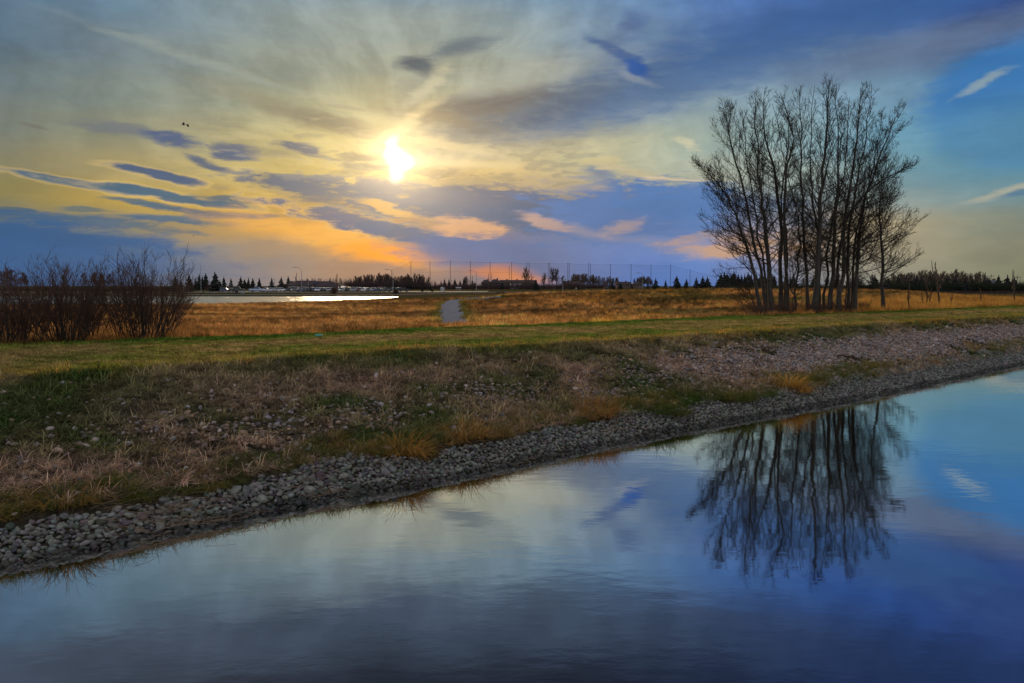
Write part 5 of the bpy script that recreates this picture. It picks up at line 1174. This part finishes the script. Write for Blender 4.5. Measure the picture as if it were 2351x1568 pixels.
# bench near the end of the gravel path
x, y, z = ground(1149, 680); t = thing('park_bench', 'dark wooden park bench at the end of the gravel path', 'bench', (x, y, z)); bs = size(19, y)/1.8
for k in range(3): MB().box((0, -.10+k*.16, .45), (1.8, .13, .05)).build('seat_slat', M['wood'], t)
for k in range(3): MB().box((0, .34+k*.03, .58+k*.13), (1.8, .04, .11)).build('back_slat', M['wood'], t)
for sx in (-.62, .62):
    MB().box((sx, -.12, .21), (.07, .07, .43)).build('leg', M['blackm'], t); MB().box((sx, .30, .42), (.07, .07, .85)).build('leg', M['blackm'], t); MB().box((sx, .08, .40), (.06, .5, .05)).build('armrest', M['blackm'], t)
t.scale = (bs, bs, bs); t.rotation_euler = (0, 0, .15)
# plastic bottle left in the grass
x, y, z = ground(731, 774.5); t = thing('plastic_bottle', 'teal plastic bottle lying in the green grass at the far edge of the trail', 'bottle', (x, y, z+.07), .2)
MB().cyl((-.12,0,0), (.07,0,.01), .04, .04, 12).cyl((.07,0,.01), (.12,0,.012), .04, .016, 12).build('body', M['teal'], t); MB().cyl((.121,0,.012), (.15,0,.014), .019, .019, 10).build('cap', M['white'], t)

# ------------------------------------------------------------------ vehicles
carpaint = {}
def paint(name, c, rough=.3):
    if name not in carpaint: carpaint[name] = simple('paint_'+name, c, rough, .04, 1.)
    return carpaint[name]
PC = dict(white=(.72,.74,.78), silver=(.36,.38,.41), black=(.015,.015,.018), blue=(.05,.08,.16), lightblue=(.40,.52,.72), red=(.16,.03,.03), grey=(.12,.125,.13))
def lofted(prof_lo, W, inset_top, zsplit):
    """car shell: side profile (x,z) swept across the width, narrowed above the belt line"""
    n = len(prof_lo); V = []
    for sgn, k in ((-1, 1.0), (-1, .92), (1, .92), (1, 1.0)): pass
    rings = []
    for yy in (-1, -.86, .86, 1):
        ring = []
        for (x_, z_) in prof_lo:
            nar = 1 - inset_top*max(0, (z_-zsplit))/.6; e = .96 if abs(yy) == 1 else 1.0
            ring.append((x_*(.985 if abs(yy) == 1 else 1), yy*W/2*nar*(1 if abs(yy) == 1 else 1), z_*e + (1-e)*.5))
        rings.append(ring)
    for r_ in rings: V += r_
    Fq = [tuple(range(n))[::-1], tuple(range(3*n, 4*n))]
    for k in range(3): Fq += [(k*n+i, k*n+(i+1) % n, (k+1)*n+(i+1) % n, (k+1)*n+i) for i in range(n)]
    return V, Fq
KINDS = dict(
  sedan=dict(body=[(-2.25,.35),(2.2,.35),(2.28,.6),(2.15,.82),(1.1,.95),(-1.3,1.0),(-2.2,.98),(-2.3,.7)], cab=[(-1.75,.95),(1.15,.9),(.45,1.42),(-.95,1.44)], W=1.78, wx=(-1.35,1.38)),
  suv=dict(body=[(-2.2,.4),(2.2,.4),(2.28,.7),(2.15,.98),(1.25,1.1),(-2.15,1.15),(-2.28,.8)], cab=[(-2.12,1.1),(1.2,1.06),(.65,1.70),(-1.9,1.72)], W=1.86, wx=(-1.35,1.38)),
  hatch=dict(body=[(-1.95,.36),(1.95,.36),(2.0,.62),(1.9,.84),(1.0,.98),(-1.9,1.02),(-2.0,.7)], cab=[(-1.88,.98),(1.05,.94),(.4,1.50),(-1.5,1.50)], W=1.74, wx=(-1.2,1.22)),
  pickup=dict(body=[(-2.8,.55),(2.75,.5),(2.85,.85),(2.75,1.12),(1.5,1.22),(-.7,1.24),(-.75,1.2),(-2.8,1.2)], cab=[(-.72,1.2),(1.5,1.18),(.85,1.86),(-.6,1.88)], W=1.95, wx=(-1.7,1.75)),
  van=dict(body=[(-2.4,.4),(2.35,.4),(2.45,.8),(2.2,1.1),(-2.4,1.15)], cab=[(-2.38,1.1),(2.05,1.08),(1.3,1.95),(-2.3,1.98)], W=1.95, wx=(-1.5,1.55)))
def make_car(kind, colname):
    d = KINDS[kind]; P = paint(colname, PC[colname]); root = thing('parked_'+('pickup' if kind == 'pickup' else 'van' if kind == 'van' else 'car'), '', 'pickup' if kind == 'pickup' else 'van' if kind == 'van' else 'car')
    v, f = lofted(d['body'], d['W'], .05, .8); MB().add(v, f).build('body', P, root)
    zb = min(p[1] for p in d['cab']); v, f = lofted(d['cab'], d['W']*.94, .32, zb); MB().add(v, f).build('window', M['glass'], root)
    zt_ = max(p[1] for p in d['cab']); xa = d['cab'][3][0]; xb = d['cab'][2][0]
    MB().box(((xa+xb)/2, 0, zt_+.01), (xb-xa+.12, d['W']*.72, .07), .92).build('roof', P, root)
    pil = MB()
    for s in (-1, 1):
        for xx, xt in ((d['cab'][1][0], d['cab'][2][0]), (0.1, 0.05), (d['cab'][0][0]+.05, d['cab'][3][0])): pil.cyl((xx, s*d['W']*.47, zb), (xt, s*d['W']*.365, zt_+.02), .05, .045, 5)
    pil.build('pillars', P, root)
    wr = .36 if kind in ('pickup', 'van', 'suv') else .32
    for xx in d['wx']:
        for s in (-1, 1):
            w = MB().cyl((xx, s*(d['W']/2-.2), wr), (xx, s*(d['W']/2+.015), wr), wr, wr, 14).build('wheel', M['tire'], root); MB().cyl((xx, s*(d['W']/2+.016), wr), (xx, s*(d['W']/2+.03), wr), wr*.6, wr*.55, 10).build('rim', M['metal'], w)
    xf = max(p[0] for p in d['body']); 
    for s in (-1, 1): MB().box((xf-.06, s*(d['W']/2-.28), .72 if kind != 'pickup' else .95), (.14, .32, .14)).build('headlight', M['lampm'], root)
    MB().box((xf-.01, 0, .5), (.08, d['W']*.6, .16)).build('bumper', M['blackm'], root)
    return root
PROTO = {}; used = set()
def copy_tree(o, parent=None):
    c = o.copy(); COL.objects.link(c); c.parent = parent
    for ch in list(o.children): copy_tree(ch, c)
    return c
def car(kind, colname, nx, Y, rz, label, group='cars packed in the car park'):
    k = (kind, colname)
    if k not in PROTO: PROTO[k] = make_car(kind, colname); o = PROTO[k]
    else: o = copy_tree(PROTO[k])
    x, y, z = at_nat(nx, Y); o.location = (x, y, z+.06); o.rotation_euler = (0, 0, rz); o['label'] = label; o['group'] = group; return o
FR = -math.pi/2
CARS = [
 ('hatch','blue',885,303,.1,'dark blue car parked side-on before the low garage'),('pickup','black',932,303,.05,'black pickup parked side-on right of the low garage'),
 ('pickup','lightblue',1009,303,0,'light blue pickup parked side-on at the left end of the car park'),('hatch','white',1044,303,FR+.2,'white hatchback just right of the light blue pickup'),
 ('suv','silver',1064,312,.3,'silver wagon seen over the small white car'),('sedan','white',1067,301,FR,'low white sports car facing the road'),('suv','black',1079,309,FR,'black car right behind the low white sports car'),
 ('suv','white',1103,302,FR+.9,'white wagon standing alone before a gap in the front row'),('suv','black',1134,303,FR+.3,'black wagon left of the white van'),('van','white',1158,312,.2,'white van behind the front row left of the street lamp'),
 ('pickup','grey',1160,303,FR+.3,'dark grey pickup in front of the white van'),('sedan','silver',1183,304,FR+.4,'silver sedan left of the lamp post'),('sedan','blue',1196,302,.15,'long dark sedan parked side-on behind the lamp post'),
 ('suv','silver',1200,312,FR,'silver wagon behind the long dark sedan'),('suv','black',1214,303,FR,'black wagon right of the long dark sedan'),('suv','red',1228,306,FR,'dark red wagon behind the front row'),('hatch','blue',1238,304,FR,'dark blue hatchback left of the bright white car'),
 ('suv','white',1252,301.5,FR,'bright white car facing the road, before the clubhouse doors'),('sedan','black',1270,302,FR,'black sedan right of the bright white one'),('suv','silver',1290,302,FR+.3,'silver wagon left of the round reddish bush'),
 ('hatch','grey',1305,303,FR,'grey hatchback half behind the reddish bush'),('sedan','silver',1347,301,FR,'silver sports car just right of the reddish bush'),('suv','black',1368,303,FR,'black wagon right of the silver sports car'),
 ('sedan','silver',1391,302,FR,'silver sedan in mid front row right of the black wagon'),('hatch','red',1413,303,FR,'dark red hatchback in the right half of the front row'),('sedan','white',1432,301.5,FR,'white sedan right of the dark red hatchback'),
 ('sedan','grey',1452,302,FR,'grey sedan right of the white sedan'),('suv','silver',1468,303,FR,'silver wagon in the front row near the right end'),('sedan','blue',1490,302,.4,'dark blue sedan parked askew near the right end'),
 ('pickup','grey',1516,303,.5,'dark pickup beside the short dark post'),('suv','black',1542,302,FR,'black wagon behind the right street lamp'),('suv','silver',1564,303,FR+.5,'silver wagon near the right end of the rows'),('pickup','black',1582,302,.3,'black pickup, last vehicle at the right end')]
for c in CARS: car(*c)
cnt = {}
for row_, Y in enumerate((318, 326, 334)):
    for i in range(24):
        nx = 1185 + i*14.3 + row_*6 + fr.uniform(-2, 2)
        if nx > 1530 - row_*15: continue
        kc = fr.choice(('white', 'silver', 'silver', 'black', 'blue', 'grey')); kk = fr.choice(('suv', 'sedan', 'suv', 'hatch')); cnt[row_] = cnt.get(row_, 0) + 1
        nmk = dict(suv='wagon', sedan='sedan', hatch='hatchback')[kk]; ordn = ORD[cnt[row_]-1] if cnt[row_] <= 20 else {21: 'twenty-first', 22: 'twenty-second', 23: 'twenty-third', 24: 'twenty-fourth'}[cnt[row_]]
        car(kk, kc, nx, Y, FR + (math.pi if fr.random() < .4 else 0), f"{kc} {nmk} in the {('front', 'middle', 'back')[row_]} of the three packed rear rows, {ordn} from the left", 'rear rows of the car park')
# golf carts
def cart(nx, Y, label):
    x, y, z = at_nat(nx, Y); t = thing('golf_cart', label, 'golf cart', (x, y, z), .4, 'golf carts')
    MB().box((0,0,.5), (2.2, 1.1, .45), .9).build('body', M['white'], t); MB().box((-.1,0,1.85), (1.6, 1.1, .07)).build('roof', M['white'], t); MB().box((-.3,0,.85), (.5, 1.0, .3)).build('seat', M['blackm'], t)
    for sx in (-.8, .65):
        for s in (-.5, .5): MB().cyl((sx, s, .8), (sx*.95, s, 1.84), .025, .025, 5).build('roof_post', M['blackm'], t); MB().cyl((sx, s-.08, .23), (sx, s+.08, .23), .23, .23, 10).build('wheel', M['tire'], t)
cart(2384, 335, 'white golf cart left of the small dark spruces'); cart(2625, 345, 'pale golf cart below the tall spruces near the last net poles'); cart(2519, 350, 'golf cart low between the right net poles')

# golfer and ducks
def skin_body(name, verts, edges, radii, mat, parent, sub_=1, root=0):
    me = bpy.data.meshes.new(name); me.from_pydata(verts, edges, []); o = link(name, me, mat, parent); o.modifiers.new('skin', 'SKIN'); sv = me.skin_vertices[0].data
    for i, r_ in enumerate(radii): sv[i].radius = (r_, r_) if not isinstance(r_, tuple) else r_
    sv[root].use_root = True; m = o.modifiers.new('sub', 'SUBSURF'); m.levels = sub_; m.render_levels = sub_; return o
x, y, z = at_nat(2267, 330); t = thing('person', 'person in a white top and dark trousers standing on the range', 'person', (x, y, z), .3)
V = [(0,0,.95),(0,0,1.15),(0,0,1.38),(0,0,1.52),(0,-.02,1.66),(.10,0,.9),(.11,.02,.5),(.11,.06,.08),(.12,-.08,.04),(-.10,0,.9),(-.12,-.02,.5),(-.13,.04,.08),(-.13,-.10,.04),(.19,0,1.40),(.25,.02,1.14),(.22,-.12,.92),(-.19,0,1.40),(-.25,.02,1.14),(-.22,-.12,.92),(.22,-.17,.86),(-.22,-.17,.86)]
Ed = [(0,1),(1,2),(2,3),(3,4),(0,5),(5,6),(6,7),(7,8),(0,9),(9,10),(10,11),(11,12),(2,13),(13,14),(14,15),(2,16),(16,17),(17,18),(15,19),(18,20)]
skin_body('body', V, Ed, [.14,.13,.15,.06,.105,.10,.07,.05,.05,.10,.07,.05,.05,.07,.05,.035,.07,.05,.035,.04,.04], M['blue'], t)
skin_body('shirt', [(0,0,1.0),(0,0,1.2),(0,0,1.40),(.19,0,1.40),(.25,.02,1.16),(-.19,0,1.40),(-.25,.02,1.16)], [(0,1),(1,2),(2,3),(3,4),(2,5),(5,6)], [.16,.15,.17,.09,.07,.09,.07], M['white'], t)
skin_body('head', [(0,-.01,1.56),(0,-.02,1.68)], [(0,1)], [.08,.115], M['skin'], t); MB().cyl((0,-.02,1.70), (0,-.02,1.80), .12, .08, 10).box((0,-.14,1.71), (.16,.14,.02)).build('cap', M['white'], t)
def bird(px, py, Y, s, wing, label, heading):
    x = ray(px, py)[0]/ray(px, py)[1]*Y; z = zat(px, py, Y); t = thing('flying_duck', label, 'bird', (x, Y, z), heading, 'ducks in flight')
    o = skin_body('body', [(-.30*s,0,0),(-.16*s,0,0),(.02*s,0,0),(.20*s,0,.02*s),(.34*s,0,.04*s),(.42*s,0,.05*s),(.50*s,0,.04*s)], [(0,1),(1,2),(2,3),(3,4),(4,5),(5,6)], [.015*s,.045*s,.065*s,.045*s,.022*s,.03*s,.01*s], M['feather'], t)
    for sg in (-1, 1):
        u = wing; tip = (-.10*s, sg*.52*s*math.cos(u), .55*s*math.sin(u)); mid = (.02*s, sg*.26*s*math.cos(u*.8), .28*s*math.sin(u)+.02*s)
        b = MB(); A0 = (.13*s, sg*.06*s, .03*s); A1 = (-.13*s, sg*.06*s, .02*s); m0 = (mid[0]+.13*s, mid[1], mid[2]); m1 = (mid[0]-.14*s, mid[1], mid[2]-.01*s); T1 = tip
        V_ = [A0, A1, m0, m1, T1]; V_ += [(a, b_, c-.018*s) for a, b_, c in V_]
        b.add(V_, [(0,1,3,2), (2,3,4), (6,5,7,8), (7,9,8), (0,2,7,5), (2,4,9,7), (4,3,8,9), (3,1,6,8)]).build('wing', M['feather'], t)
bird(421.5, 287, 110, .80, 1.15, 'left flying duck with its wings raised', math.pi)
bird(431, 286, 112, .78, -.95, 'right flying duck with its wings pushed down', math.pi)
bird(445, 541, 260, .9, .3, 'tiny distant bird low over the blue cloud bank', math.pi)
